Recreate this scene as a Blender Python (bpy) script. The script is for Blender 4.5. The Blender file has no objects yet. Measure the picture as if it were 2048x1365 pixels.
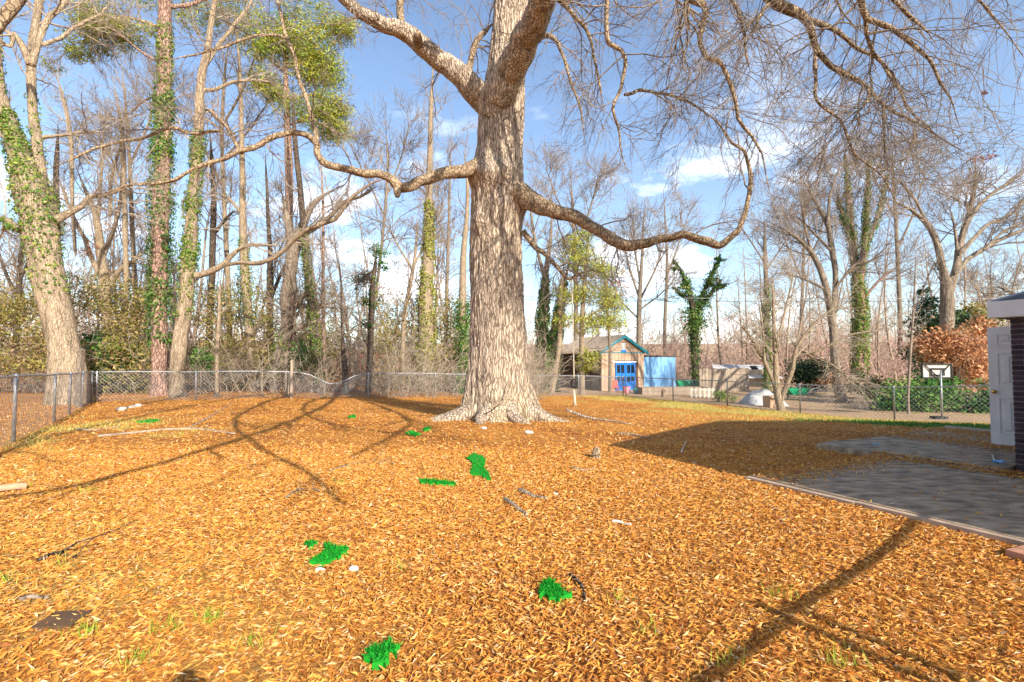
import bpy, math
import numpy as np
C = bpy.context.scene.collection
SC = bpy.context.scene
rng = np.random.default_rng(11)
R_ = math.radians

# ---------------------------------------------------------------- camera, light, exposure
F = 967.0
PITCH = R_(2.2)
CAMZ = 1.5
cam_d = bpy.data.cameras.new('camera'); cam = bpy.data.objects.new('camera', cam_d); C.objects.link(cam)
cam_d.sensor_width = 36; cam_d.lens = F / 2048 * 36; cam_d.clip_end = 2000; cam_d.clip_start = .05
cam.location = (0, 0, CAMZ); cam.rotation_euler = (R_(90) + PITCH, 0, 0)
SC.camera = cam
SUN_EL = R_(28.5)
SX, SY = -.53, .85                       # horizontal direction the light travels
_n = math.hypot(SX, SY); SX /= _n; SY /= _n
w = bpy.data.worlds.new('World'); SC.world = w; w.use_nodes = True
nt = w.node_tree; nt.nodes.clear()
def N(t, **k):
    n = nt.nodes.new(t)
    for a, b in k.items(): setattr(n, a, b)
    return n
out = N('ShaderNodeOutputWorld'); bg = N('ShaderNodeBackground')
sky = N('ShaderNodeTexSky', sky_type='NISHITA', sun_disc=False)
sky.sun_elevation = SUN_EL; sky.sun_rotation = math.atan2(-SX, -SY); sky.air_density = 1.0; sky.dust_density = .8; sky.ozone_density = 1.8
tc = N('ShaderNodeTexCoord')
mp = N('ShaderNodeMapping'); mp.inputs['Scale'].default_value = (1.6, 1.6, 4.2); mp.inputs['Location'].default_value = (.35, 0, .1)
nz = N('ShaderNodeTexNoise'); nz.inputs['Scale'].default_value = 2.1; nz.inputs['Detail'].default_value = 9; nz.inputs['Roughness'].default_value = .58
cr = N('ShaderNodeValToRGB'); cr.color_ramp.elements[0].position = .53; cr.color_ramp.elements[1].position = .66
sep = N('ShaderNodeSeparateXYZ')
el = N('ShaderNodeMapRange'); el.inputs[1].default_value = .06; el.inputs[2].default_value = .5; el.inputs[3].default_value = 1.0; el.inputs[4].default_value = .12
mul = N('ShaderNodeMath', operation='MULTIPLY')
mx = N('ShaderNodeMix', data_type='RGBA'); mx.inputs[7].default_value = (11.5, 11.6, 12.0, 1)
L = nt.links.new
L(tc.outputs['Generated'], mp.inputs[0]); L(mp.outputs[0], nz.inputs[0]); L(nz.outputs[0], cr.inputs[0])
L(tc.outputs['Generated'], sep.inputs[0]); L(sep.outputs[2], el.inputs[0]); L(cr.outputs[0], mul.inputs[0]); L(el.outputs[0], mul.inputs[1])
hz = N('ShaderNodeMapRange'); hz.inputs[1].default_value = 0; hz.inputs[2].default_value = .75; hz.inputs[3].default_value = .09; hz.inputs[4].default_value = .02
mxx = N('ShaderNodeMath', operation='MAXIMUM'); L(sep.outputs[2], hz.inputs[0]); L(hz.outputs[0], mxx.inputs[1]); L(mul.outputs[0], mxx.inputs[0]); L(mxx.outputs[0], mx.inputs[0]); hs = N('ShaderNodeHueSaturation'); hs.inputs['Saturation'].default_value = 1.12; L(sky.outputs[0], hs.inputs['Color']); L(hs.outputs[0], mx.inputs[6]); L(mx.outputs[2], bg.inputs[0]); L(bg.outputs[0], out.inputs[0])
bg.inputs[1].default_value = .15
sd = bpy.data.lights.new('sun', 'SUN'); so = bpy.data.objects.new('sun', sd); C.objects.link(so)
sd.energy = 5.0; sd.angle = R_(.5); sd.color = (1, .93, .82)
from mathutils import Vector
so.rotation_euler = Vector((SX * math.cos(SUN_EL), SY * math.cos(SUN_EL), -math.sin(SUN_EL))).to_track_quat('-Z', 'Y').to_euler()
SC.view_settings.view_transform = 'Standard'; SC.view_settings.look = 'None'; SC.view_settings.exposure = .72; SC.view_settings.gamma = 1
SC.view_settings.use_curve_mapping = False
SC.cycles.max_bounces = 5; SC.cycles.transparent_max_bounces = 6

# ---------------------------------------------------------------- helpers
cp, sp = math.cos(PITCH), math.sin(PITCH)
def pix(px, py, d):
    cx = (px - 1024) / F; cy = -(py - 682.5) / F
    dy = cp - cy * sp; dz = sp + cy * cp
    return np.array([cx / dy * d, d, CAMZ + dz / dy * d])
U = np.array([.47, -.883]); V = np.array([.883, .47])
def uv(u, v, z=0): return np.array([U[0] * u + V[0] * v, U[1] * u + V[1] * v, z])
def sstep(a, b, x):
    t = np.clip((x - a) / (b - a), 0, 1); return t * t * (3 - 2 * t)
def vnoise(p, seed=0):
    p = np.asarray(p, float); i = np.floor(p).astype(np.int64); f = p - i; f = f * f * (3 - 2 * f)
    def h(a, b, c):
        n = (a * 374761393 + b * 668265263 + c * 2147483647 + seed * 974711) & 0xffffffff
        n = ((n ^ (n >> 13)) * 1274126177) & 0xffffffff
        n = ((n ^ (n >> 16)) * 2246822519) & 0xffffffff
        return (n & 0xffff) / 65535.0
    x, y, z = i[..., 0], i[..., 1], i[..., 2]; fx, fy, fz = f[..., 0], f[..., 1], f[..., 2]
    def mix(a, b, t): return a + (b - a) * t
    return mix(mix(mix(h(x, y, z), h(x + 1, y, z), fx), mix(h(x, y + 1, z), h(x + 1, y + 1, z), fx), fy),
               mix(mix(h(x, y, z + 1), h(x + 1, y, z + 1), fx), mix(h(x, y + 1, z + 1), h(x + 1, y + 1, z + 1), fx), fy), fz)
def n2(x, y, s, seed=0): return vnoise(np.stack([x * s, y * s, np.zeros_like(x)], -1), seed)
def gz(x, y):
    x = np.asarray(x, float); y = np.asarray(y, float)
    v = np.clip(.883 * x + .47 * y, 0, 24)
    z = -sstep(7, 20, y) * (.2 + .028 * v)
    z = z + .04 * np.exp(-((x + .1) ** 2 + (y - 13.4) ** 2) / 6.5)
    far = np.hypot(x * .8, y)
    z = z + sstep(60, 150, far) * 7.0
    return z + .05 * (n2(x, y, .45, 3) - .5) * sstep(1, 6, y)
def G(x, y): return float(gz(np.array([x]), np.array([y]))[0])
def nrm(a): return a / np.maximum(np.linalg.norm(a, axis=-1, keepdims=True), 1e-9)

class MB:
    def __init__(s): s.v = []; s.q = []; s.t = []; s.c = []; s.n = 0
    def add(s, v, q=None, t=None, col=None):
        v = np.asarray(v, float).reshape(-1, 3)
        if q is not None and len(q): s.q.append(np.asarray(q, np.int64).reshape(-1, 4) + s.n)
        if t is not None and len(t): s.t.append(np.asarray(t, np.int64).reshape(-1, 3) + s.n)
        if col is None: col = np.ones((len(v), 3))
        s.c.append(np.broadcast_to(np.asarray(col, float), (len(v), 3)))
        s.v.append(v); s.n += len(v); return s
    def box(s, c, size, rz=0.0, rx=0.0, ry=0.0, bev=0.0):
        x, y, z = [a / 2 for a in size]
        v = np.array([[-x, -y, -z], [x, -y, -z], [x, y, -z], [-x, y, -z], [-x, -y, z], [x, -y, z], [x, y, z], [-x, y, z]])
        a, b = math.cos(rx), math.sin(rx); v = v @ np.array([[1, 0, 0], [0, a, b], [0, -b, a]])
        a, b = math.cos(ry), math.sin(ry); v = v @ np.array([[a, 0, -b], [0, 1, 0], [b, 0, a]])
        a, b = math.cos(rz), math.sin(rz); v = v @ np.array([[a, b, 0], [-b, a, 0], [0, 0, 1]])
        return s.add(v + np.asarray(c, float), q=[[0, 3, 2, 1], [4, 5, 6, 7], [0, 1, 5, 4], [1, 2, 6, 5], [2, 3, 7, 6], [3, 0, 4, 7]])
    def uvbox(s, u0, u1, v0, v1, z0, z1):
        p = [uv(a, b, z) for z in (z0, z1) for a, b in ((u0, v0), (u1, v0), (u1, v1), (u0, v1))]
        return s.add(p, q=[[0, 3, 2, 1], [4, 5, 6, 7], [0, 1, 5, 4], [1, 2, 6, 5], [2, 3, 7, 6], [3, 0, 4, 7]])
    def prism(s, poly, off):
        p = np.asarray(poly, float); n = len(p); off = np.asarray(off, float)
        q = [[i, (i + 1) % n, n + (i + 1) % n, n + i] for i in range(n)]
        t = [[0, i + 1, i] for i in range(1, n - 1)] + [[n, n + i, n + i + 1] for i in range(1, n - 1)]
        return s.add(np.vstack([p, p + off]), q=q, t=t)
    def tubes(s, P, R, S=6, cap=False, col=None):
        P = np.asarray(P, float); R = np.asarray(R, float)
        if P.ndim == 2: P = P[None]; R = np.broadcast_to(R, P.shape[:2]) if R.ndim < 2 else R
        R = np.broadcast_to(R, P.shape[:2])
        M, K, _ = P.shape
        if M == 0: return s
        v, _, _ = tube_verts(P, R, S)
        i = np.arange(M * K * S).reshape(M, K, S); j = np.roll(i, -1, 2)
        q = np.stack([i[:, :-1], j[:, :-1], j[:, 1:], i[:, 1:]], -1).reshape(-1, 4)
        t = None
        if cap:
            t = [[i[m, 0, 0], i[m, 0, k + 1], i[m, 0, k]] for m in range(M) for k in range(1, S - 1)] + [[i[m, -1, 0], i[m, -1, k], i[m, -1, k + 1]] for m in range(M) for k in range(1, S - 1)]
        if col is not None and np.ndim(col) > 1: col = np.repeat(np.asarray(col), K * S, 0)
        return s.add(v.reshape(-1, 3), q=q, t=t, col=col)
    def build(s, name, mat, parent=None, smooth=True, kind=None, label=None):
        me = bpy.data.meshes.new(name)
        v = np.vstack(s.v) if s.v else np.zeros((0, 3))
        if parent is not None:
            o = parent; off = np.zeros(3)
            while o is not None: off = off + np.array(o.location); o = o.parent
            v = v - off
        q = np.vstack(s.q) if s.q else np.zeros((0, 4), np.int64); t = np.vstack(s.t) if s.t else np.zeros((0, 3), np.int64)
        me.vertices.add(len(v)); me.vertices.foreach_set('co', v.ravel())
        nl = q.size + t.size; me.loops.add(nl); me.loops.foreach_set('vertex_index', np.concatenate([q.ravel(), t.ravel()]).astype(np.int32))
        me.polygons.add(len(q) + len(t))
        st = np.concatenate([np.arange(len(q)) * 4, q.size + np.arange(len(t)) * 3]).astype(np.int32)
        me.polygons.foreach_set('loop_start', st)
        me.update(calc_edges=True)
        me.polygons.foreach_set('use_smooth', np.full(len(q) + len(t), smooth))
        ca = me.color_attributes.new('Col', 'FLOAT_COLOR', 'POINT')
        c = np.vstack(s.c) if s.c else np.zeros((0, 3))
        ca.data.foreach_set('color', np.hstack([c, np.ones((len(c), 1))]).astype(np.float32).ravel())
        me.materials.append(mat); me.validate()
        ob = bpy.data.objects.new(name, me); C.objects.link(ob)
        if parent is not None: ob.parent = parent
        if kind: ob['kind'] = kind
        if label: ob['label'] = label
        return ob
def tube_verts(P, R, S):
    M, K, _ = P.shape
    T = np.empty_like(P); T[:, 1:-1] = P[:, 2:] - P[:, :-2]; T[:, 0] = P[:, 1] - P[:, 0]; T[:, -1] = P[:, -1] - P[:, -2]; T = nrm(T)
    ref = np.where(np.abs(T[:, :1, 1:2]) > .8, np.array([1., 0, 0]), np.array([0, 1., 0])) * np.ones((M, 1, 3))
    A = np.empty_like(P); a = ref[:, 0]
    for k in range(K):
        a = nrm(a - (a * T[:, k]).sum(-1, keepdims=True) * T[:, k]); A[:, k] = a
    B = np.cross(T, A)
    th = np.linspace(0, 2 * math.pi, S, endpoint=False)
    D = A[:, :, None] * np.cos(th)[None, None, :, None] + B[:, :, None] * np.sin(th)[None, None, :, None]
    return P[:, :, None] + D * R[:, :, None, None], D, th

def thing(name, label, cat, loc=(0, 0, 0), group=None):
    o = bpy.data.objects.new(name, None); C.objects.link(o); o.empty_display_size = .2
    o.location = loc; o['label'] = label; o['category'] = cat
    if group: o['group'] = group
    return o
def tag(o, label, cat, group=None):
    o['label'] = label; o['category'] = cat
    if group: o['group'] = group
    return o
def spline(pts, K, ten=1.0):
    p = np.asarray(pts, float)
    if len(p) == 2: return p[0] + (p[1] - p[0]) * np.linspace(0, 1, K)[:, None]
    seg = np.linalg.norm(np.diff(p[:, :3], axis=0), axis=1); s = np.concatenate([[0], np.cumsum(np.maximum(seg, 1e-6))])
    m = np.gradient(p, s, axis=0) * ten
    t = np.linspace(0, s[-1], K); i = np.clip(np.searchsorted(s, t, 'right') - 1, 0, len(p) - 2)
    h = (s[i + 1] - s[i])[:, None]; x = ((t - s[i]) / h[:, 0])[:, None]
    return (2 * x**3 - 3 * x**2 + 1) * p[i] + (x**3 - 2 * x**2 + x) * h * m[i] + (-2 * x**3 + 3 * x**2) * p[i + 1] + (x**3 - x**2) * h * m[i + 1]
def path3(pp, d, K, ddend=0.0):
    """pixel polyline (px, py, width[, depth offset]) at depth d -> points and radii"""
    n = len(pp); a = []
    for i, q in enumerate(pp):
        dd = d + (q[3] if len(q) > 3 else ddend * i / max(1, n - 1))
        a.append(list(pix(q[0], q[1], dd)) + [q[2] / 2 * dd / F * math.cos(math.atan((q[0] - 1024) / F))])
    r = spline(a, K, .6); rad = np.maximum(r[:, 3], .004)
    if pp[-1][1] > -20 and -30 < pp[-1][0] < 2078: rad = rad * np.clip(np.linspace(1, 0, K) / .16, .22, 1)
    return r[:, :3], rad
def grow(P, R, n, Ln, ang, K, droop=0., wander=.18, t0=.3, t1=1., rr=.5, rmin=.004, rmax=.05, end=.4):
    M, Kp, _ = P.shape; idx = np.repeat(np.arange(M), n); N_ = len(idx)
    tt = rng.uniform(t0, t1, N_); t = tt * (Kp - 1); i = np.clip(t.astype(int), 0, Kp - 2); f = (t - i)[:, None]
    pos = P[idx, i] * (1 - f) + P[idx, i + 1] * f; tan = nrm(P[idx, i + 1] - P[idx, i]); r = R[idx, i] * (1 - f[:, 0]) + R[idx, i + 1] * f[:, 0]
    v = rng.normal(size=(N_, 3)); v = nrm(v - (v * tan).sum(-1, keepdims=True) * tan)
    a = (ang * rng.uniform(.6, 1.3, N_))[:, None]; d = np.cos(a) * tan + np.sin(a) * v
    step = (Ln * rng.uniform(.5, 1.3, N_) * (1.15 - .55 * tt))[:, None] / (K - 1)
    out_ = np.empty((N_, K, 3)); out_[:, 0] = pos
    for k in range(1, K):
        d = nrm(d + wander * rng.normal(size=(N_, 3)) + np.array([0, 0, droop])); pos = pos + d * step; out_[:, k] = pos
    r0 = np.clip(rr * r, rmin, rmax)[:, None]; return out_, np.maximum(r0 * np.linspace(1, end, K), rmin * .7)
def leafq(c, size, asp=.5, nb=None, jit=1.0, col=None, mb=None, fold=False):
    """diamond leaves: centres c, long half length size"""
    n = len(c); size = np.broadcast_to(np.asarray(size, float), (n,))[:, None]
    d = rng.normal(size=(n, 3)) if nb is None else nb + jit * rng.normal(size=(n, 3)); d = nrm(d)
    e = rng.normal(size=(n, 3)); e = nrm(e - (e * d).sum(-1, keepdims=True) * d); g = np.cross(d, e)
    v = np.stack([c - e * size, c + g * size * asp + d * size * .12, c + e * size, c - g * size * asp + d * size * .12], 1)
    q = np.arange(n * 4).reshape(n, 4)
    if col is not None: col = np.repeat(col, 4, 0)
    mb.add(v.reshape(-1, 3), q=q, col=col)
def palette(n, cols, wts, var=.18):
    cols = np.array(cols); i = rng.choice(len(cols), n, p=np.array(wts) / sum(wts)); return np.clip(cols[i] * rng.uniform(1 - var, 1 + var, (n, 1)), 0, 1)

# ---------------------------------------------------------------- materials
def mat(name, col, rough=.8, col2=None, scale=6., stretch=(1, 1, 1), bump=0., metal=0., attr=False, detail=5, lo=.35, hi=.65, trans=0., bscale=None, spec=.3, tint=False):
    m = bpy.data.materials.new(name); m.use_nodes = True; t = m.node_tree; b = t.nodes['Principled BSDF']; l = t.links.new
    b.inputs['Roughness'].default_value = rough; b.inputs['Metallic'].default_value = metal; b.inputs['Specular IOR Level'].default_value = spec
    co = t.nodes.new('ShaderNodeTexCoord'); mp = t.nodes.new('ShaderNodeMapping'); mp.inputs['Scale'].default_value = stretch; l(co.outputs['Object'], mp.inputs[0])
    no = t.nodes.new('ShaderNodeTexNoise'); no.inputs['Scale'].default_value = scale; no.inputs['Detail'].default_value = detail; l(mp.outputs[0], no.inputs[0])
    last = None
    if col2 is not None:
        rp = t.nodes.new('ShaderNodeValToRGB'); rp.color_ramp.elements[0].position = lo; rp.color_ramp.elements[1].position = hi
        rp.color_ramp.elements[0].color = (*col2, 1); rp.color_ramp.elements[1].color = (*col, 1); l(no.outputs[0], rp.inputs[0]); last = rp.outputs[0]
    if attr:
        at = t.nodes.new('ShaderNodeAttribute'); at.attribute_name = 'Col'
        if last is None and tint:
            rgb = t.nodes.new('ShaderNodeRGB'); rgb.outputs[0].default_value = (*col, 1); last = rgb.outputs[0]
        if last is None: last = at.outputs[0]
        else:
            mm = t.nodes.new('ShaderNodeMix'); mm.data_type = 'RGBA'; mm.blend_type = 'MULTIPLY'; mm.inputs[0].default_value = 1; l(last, mm.inputs[6]); l(at.outputs[0], mm.inputs[7]); last = mm.outputs[2]
    if last is not None: l(last, b.inputs['Base Color'])
    else: b.inputs['Base Color'].default_value = (*col, 1)
    if bump:
        src = no
        if bscale: src = t.nodes.new('ShaderNodeTexNoise'); src.inputs['Scale'].default_value = bscale; src.inputs['Detail'].default_value = 6; l(mp.outputs[0], src.inputs[0])
        bp = t.nodes.new('ShaderNodeBump'); bp.inputs['Strength'].default_value = bump; bp.inputs['Distance'].default_value = .03; l(src.outputs[0], bp.inputs['Height']); l(bp.outputs[0], b.inputs['Normal'])
    if trans:
        tr = t.nodes.new('ShaderNodeBsdfTranslucent'); ms = t.nodes.new('ShaderNodeMixShader'); ms.inputs[0].default_value = trans
        if last is not None: l(last, tr.inputs[0])
        else: tr.inputs[0].default_value = (*col, 1)
        l(b.outputs[0], ms.inputs[1]); l(tr.outputs[0], ms.inputs[2]); l(ms.outputs[0], t.nodes['Material Output'].inputs[0])
    return m
def bark_mat(name, plate, plate2, crack, sx, sz, bump=.8, edge=.09):
    m = bpy.data.materials.new(name); m.use_nodes = True; t = m.node_tree; b = t.nodes['Principled BSDF']; l = t.links.new
    b.inputs['Roughness'].default_value = .92; b.inputs['Specular IOR Level'].default_value = .15
    def n(k): return t.nodes.new(k)
    co = n('ShaderNodeTexCoord'); wn = n('ShaderNodeTexNoise'); wn.inputs['Scale'].default_value = 3.5; wn.inputs['Detail'].default_value = 4; l(co.outputs['Object'], wn.inputs[0])
    sb = n('ShaderNodeVectorMath'); sb.operation = 'SCALE'; sb.inputs['Scale'].default_value = .16; l(wn.outputs['Color'], sb.inputs[0])
    ad = n('ShaderNodeVectorMath'); ad.operation = 'ADD'; l(co.outputs['Object'], ad.inputs[0]); l(sb.outputs[0], ad.inputs[1])
    mp = n('ShaderNodeMapping'); mp.inputs['Scale'].default_value = (sx, sx, sz); l(ad.outputs[0], mp.inputs[0])
    vo = n('ShaderNodeTexVoronoi'); vo.feature = 'DISTANCE_TO_EDGE'; vo.inputs['Scale'].default_value = 1; l(mp.outputs[0], vo.inputs[0])
    er = n('ShaderNodeMapRange'); er.inputs[1].default_value = .0; er.inputs[2].default_value = edge * 2.2; l(vo.outputs[0], er.inputs[0])
    fn = n('ShaderNodeTexNoise'); fn.inputs['Scale'].default_value = 3.0; fn.inputs['Detail'].default_value = 8; fn.inputs['Roughness'].default_value = .65; l(mp.outputs[0], fn.inputs[0])
    rp = n('ShaderNodeValToRGB'); rp.color_ramp.elements[0].position = .36; rp.color_ramp.elements[1].position = .64; rp.color_ramp.elements[0].color = (*plate2, 1); rp.color_ramp.elements[1].color = (*plate, 1); l(fn.outputs[0], rp.inputs[0])
    x = n('ShaderNodeMix'); x.data_type = 'RGBA'; x.inputs[6].default_value = (*crack, 1); l(er.outputs[0], x.inputs[0]); l(rp.outputs[0], x.inputs[7])
    at = n('ShaderNodeAttribute'); at.attribute_name = 'Col'; mm = n('ShaderNodeMix'); mm.data_type = 'RGBA'; mm.blend_type = 'MULTIPLY'; mm.inputs[0].default_value = 1; l(x.outputs[2], mm.inputs[6]); l(at.outputs[0], mm.inputs[7]); l(mm.outputs[2], b.inputs['Base Color'])
    hs_ = n('ShaderNodeMath'); hs_.operation = 'MULTIPLY_ADD'; hs_.inputs[1].default_value = .35; l(fn.outputs[0], hs_.inputs[0]); l(er.outputs[0], hs_.inputs[2])
    bp = n('ShaderNodeBump'); bp.inputs['Strength'].default_value = bump; bp.inputs['Distance'].default_value = .03; l(hs_.outputs[0], bp.inputs['Height']); l(bp.outputs[0], b.inputs['Normal'])
    return m
M_oak = bark_mat('oak_bark', (.56, .44, .325), (.38, .29, .21), (.21, .15, .105), 15, 1.8, .9, .07)
M_limb = bark_mat('oak_limb_bark', (.44, .32, .20), (.25, .175, .11), (.12, .08, .05), 13, 7, .7, .05)
M_tan = bark_mat('tan_bark', (.48, .37, .245), (.24, .175, .115), (.22, .165, .11), 16, 2.0, .7, .06)
M_grey = bark_mat('grey_bark', (.37, .295, .22), (.18, .14, .10), (.15, .115, .085), 16, 2.0, .7, .06)
M_dark = bark_mat('dark_bark', (.18, .135, .095), (.09, .065, .05), (.035, .026, .02), 13, 4)
M_pine = bark_mat('pine_bark', (.46, .30, .23), (.28, .17, .125), (.13, .075, .055), 8, 3, .8, .06)
M_twig = mat('twig_bark', (.30, .235, .175), .85, (.19, .145, .11), 3)
M_twig_light = mat('pale_twig_bark', (.42, .34, .25), .85, (.27, .21, .15), 3)
M_leaf = mat('leaf', (.2, .3, .05), .55, attr=True, trans=.25)
M_litter = mat('dry_leaf', (.5, .25, .05), .6, attr=True, trans=.12)
M_metal = mat('galvanised_steel', (.42, .43, .44), .42, (.30, .30, .31), 12, metal=.6)
M_concrete = mat('concrete', (.54, .39, .245), .85, (.18, .125, .08), 4.5, (1, 2.2, 1), .5, detail=9, lo=.3, hi=.68, bscale=9)
M_white = mat('white_paint', (.74, .73, .72), .5, (.66, .65, .64), 5)
M_brick = mat('brick', (.075, .045, .05), .85, (.035, .023, .03), 7, bump=.3, attr=True)
M_mortar = mat('mortar', (.17, .15, .15), .95, (.12, .11, .11), 30)
M_shingle = mat('roof_shingle', (.16, .15, .145), .95, (.09, .085, .08), 20, bump=.3)
M_soil = mat('soil', (.2, .12, .07), .95)
M_black = mat('black_rubber', (.02, .02, .02), .6)
M_wood = mat('weathered_wood', (.42, .33, .24), .85, (.26, .2, .15), 6, (1, 1, .2), .3)
M_woodw = mat('whitewashed_wood', (.62, .57, .48), .8, (.45, .4, .33), 8, (1, 1, .2))
M_side = mat('tan_siding', (.50, .34, .23), .8, (.43, .285, .19), 3, (1, 1, .2))
M_sidedark = mat('brown_shaded_siding', (.13, .075, .05), .85, (.08, .05, .035), 3, (1, 1, .2))
M_blue = mat('blue_paint', (.02, .20, .62), .5, (.015, .15, .5), 5)
M_lblue = mat('pale_blue_paint', (.26, .50, .80), .6, (.18, .40, .68), 2.5, (1, 1, .3))
M_teal = mat('teal_paint', (.02, .27, .33), .5, (.015, .2, .25), 5)
M_glass = mat('dark_glass', (.02, .025, .035), .12, spec=.6)
M_roofm = mat('ribbed_roof_metal', (.42, .34, .26), .55, (.30, .23, .17), 4, (1, 1, 1), metal=.15)
M_groof = mat('grey_roof_panel', (.50, .48, .47), .6, (.40, .38, .37), 3)
M_redbrick = mat('red_brick_wall', (.42, .14, .08), .9, (.30, .10, .06), 9, attr=True)
M_gold = mat('brass', (.70, .45, .12), .25, metal=1.)
M_pink = mat('pink_plastic', (.65, .22, .26), .5)
M_red = mat('red_plastic', (.6, .09, .05), .5)
M_green = mat('green_plastic', (.01, .33, .13), .5)
M_aqua = mat('teal_plastic', (.15, .42, .42), .5)
M_stone = mat('pale_stone', (.55, .5, .42), .9, (.36, .32, .26), 12, bump=.4)
M_greenp = mat('vivid_grass', (.012, .36, .02), .8, attr=True, trans=.2, tint=True)
M_rope = mat('rope', (.62, .52, .38), .9)
M_wire = mat('cable', (.05, .05, .055), .6)
M_greywire = mat('grey_cable', (.33, .33, .34), .5)
M_tarp = mat('grey_tarp', (.52, .51, .48), .6, (.36, .36, .36), 3, bump=.4)
M_card = mat('brown_card', (.50, .32, .19), .8)
M_log = mat('split_wood', (.60, .38, .23), .85, (.44, .27, .16), 9, (1, 1, 1), .3)
M_edge = mat('edging_timber', (.50, .36, .25), .85, (.34, .24, .17), 7)
M_pave = mat('red_paver', (.48, .24, .15), .9, (.36, .17, .1), 12, bump=.3)
M_dwood = mat('brown_board', (.14, .075, .035), .7, (.09, .05, .025), 8)

def ground_mat():
    m = bpy.data.materials.new('leaf_litter_ground'); m.use_nodes = True; t = m.node_tree; b = t.nodes['Principled BSDF']; l = t.links.new
    b.inputs['Roughness'].default_value = .9; b.inputs['Specular IOR Level'].default_value = .1
    def n(k): return t.nodes.new(k)
    co = n('ShaderNodeTexCoord')
    def noise(s, d=6, st=(1, 1, 1)):
        mp = n('ShaderNodeMapping'); mp.inputs['Scale'].default_value = st; l(co.outputs['Object'], mp.inputs[0])
        a = n('ShaderNodeTexNoise'); a.inputs['Scale'].default_value = s; a.inputs['Detail'].default_value = d; a.inputs['Roughness'].default_value = .65; l(mp.outputs[0], a.inputs[0]); return a.outputs[0]
    def ramp(src, stops):
        r = n('ShaderNodeValToRGB'); e = r.color_ramp.elements
        while len(e) < len(stops): e.new(.5)
        for q, (p, c) in zip(e, stops): q.position = p; q.color = (*c, 1)
        l(src, r.inputs[0]); return r.outputs[0]
    def mix(f, a, c):
        x = n('ShaderNodeMix'); x.data_type = 'RGBA'; l(f, x.inputs[0]); l(a, x.inputs[6]); l(c, x.inputs[7]); return x.outputs[2]
    fine = noise(38, 5)
    lit = ramp(fine, [(.28, (.30, .115, .025)), (.42, (.46, .19, .04)), (.56, (.60, .27, .06)), (.72, (.74, .42, .15))])
    red = ramp(fine, [(.30, (.12, .04, .012)), (.5, (.36, .12, .03)), (.7, (.56, .25, .08))])
    big = ramp(noise(.55, 5), [(.42, (0, 0, 0)), (.62, (1, 1, 1))])
    c = mix(big, lit, red)
    gr = ramp(noise(30, 5), [(.3, (.22, .17, .04)), (.5, (.50, .40, .10)), (.7, (.70, .56, .22))])
    gg = ramp(noise(34, 5), [(.3, (.02, .07, .01)), (.5, (.06, .17, .02)), (.7, (.14, .26, .05))])
    pale = ramp(noise(12, 7), [(.3, (.25, .15, .08)), (.5, (.46, .30, .17)), (.7, (.62, .46, .28))])
    at = n('ShaderNodeAttribute'); at.attribute_name = 'Col'; sp_ = n('ShaderNodeSeparateColor'); l(at.outputs[0], sp_.inputs[0])
    c = mix(sp_.outputs[2], c, pale); c = mix(sp_.outputs[0], c, gr); c = mix(sp_.outputs[1], c, gg)
    l(c, b.inputs['Base Color'])
    bp = n('ShaderNodeBump'); bp.inputs['Strength'].default_value = .9; bp.inputs['Distance'].default_value = .05; l(noise(30, 6), bp.inputs['Height']); l(bp.outputs[0], b.inputs['Normal'])
    return m
M_ground = ground_mat()

# ---------------------------------------------------------------- ground
def zone(x, y):
    u = .47 * x - .883 * y; v = .883 * x + .47 * y
    nn = n2(x, y, .9, 5) * .6 + n2(x, y, 2.7, 6) * .4
    tb = (-.9 * (x - 7) - .44 * (y - 30.5)); back = (.44 * (x - 7) - .9 * (y - 30.5))      # back > 0 inside
    left = (x + 6.6) * .807 + (y - 5.5) * .59                                            # left > 0 inside
    inside = sstep(-.3, .3, 20.45 - v) * sstep(-.3, .3, -(-back)) * sstep(-.3, .3, left)
    gr = sstep(16.2, 17.4, v + 2.5 * (nn - .5)) * inside * sstep(.25, .5, nn)
    gr = np.maximum(gr, .75 * inside * sstep(.48, .66, nn) * sstep(3.6, 1.2, left) * sstep(16, 10, y))
    gr = np.maximum(gr, .5 * inside * sstep(.55, .7, nn) * sstep(10, 15, v))
    gg = sstep(14.6, 15.4, v + (nn - .5)) * sstep(18.9, 18.0, v + (nn - .5)) * sstep(-9.6, -8.8, u + 1.2 * (nn - .5)) * sstep(.15, .4, nn)
    return np.stack([gr, gg, (1 - inside) * (.25 + .75 * sstep(8, 14, v))], -1)
def axis(a, b, near, step, growth):
    pts = [near[0]]
    while pts[-1] < near[1]: pts.append(pts[-1] + step)
    s = step
    while pts[-1] < b: s *= growth; pts.append(pts[-1] + s)
    s = step; lo = [near[0]]
    while lo[-1] > a: s *= growth; lo.append(lo[-1] - s)
    return np.array(lo[::-1][:-1] + pts)
gx = axis(-700, 700, (-18, 22), .27, 1.2); gy = axis(-60, 900, (-2, 33), .27, 1.17)
X, Y = np.meshgrid(gx, gy); Z = gz(X, Y)
gi = np.arange(X.size).reshape(X.shape)
q = np.stack([gi[:-1, :-1], gi[:-1, 1:], gi[1:, 1:], gi[1:, :-1]], -1).reshape(-1, 4)
mb = MB().add(np.stack([X, Y, Z], -1).reshape(-1, 3), q=q, col=zone(X.ravel(), Y.ravel()))
mb.build('ground', M_ground, kind='structure')

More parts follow.
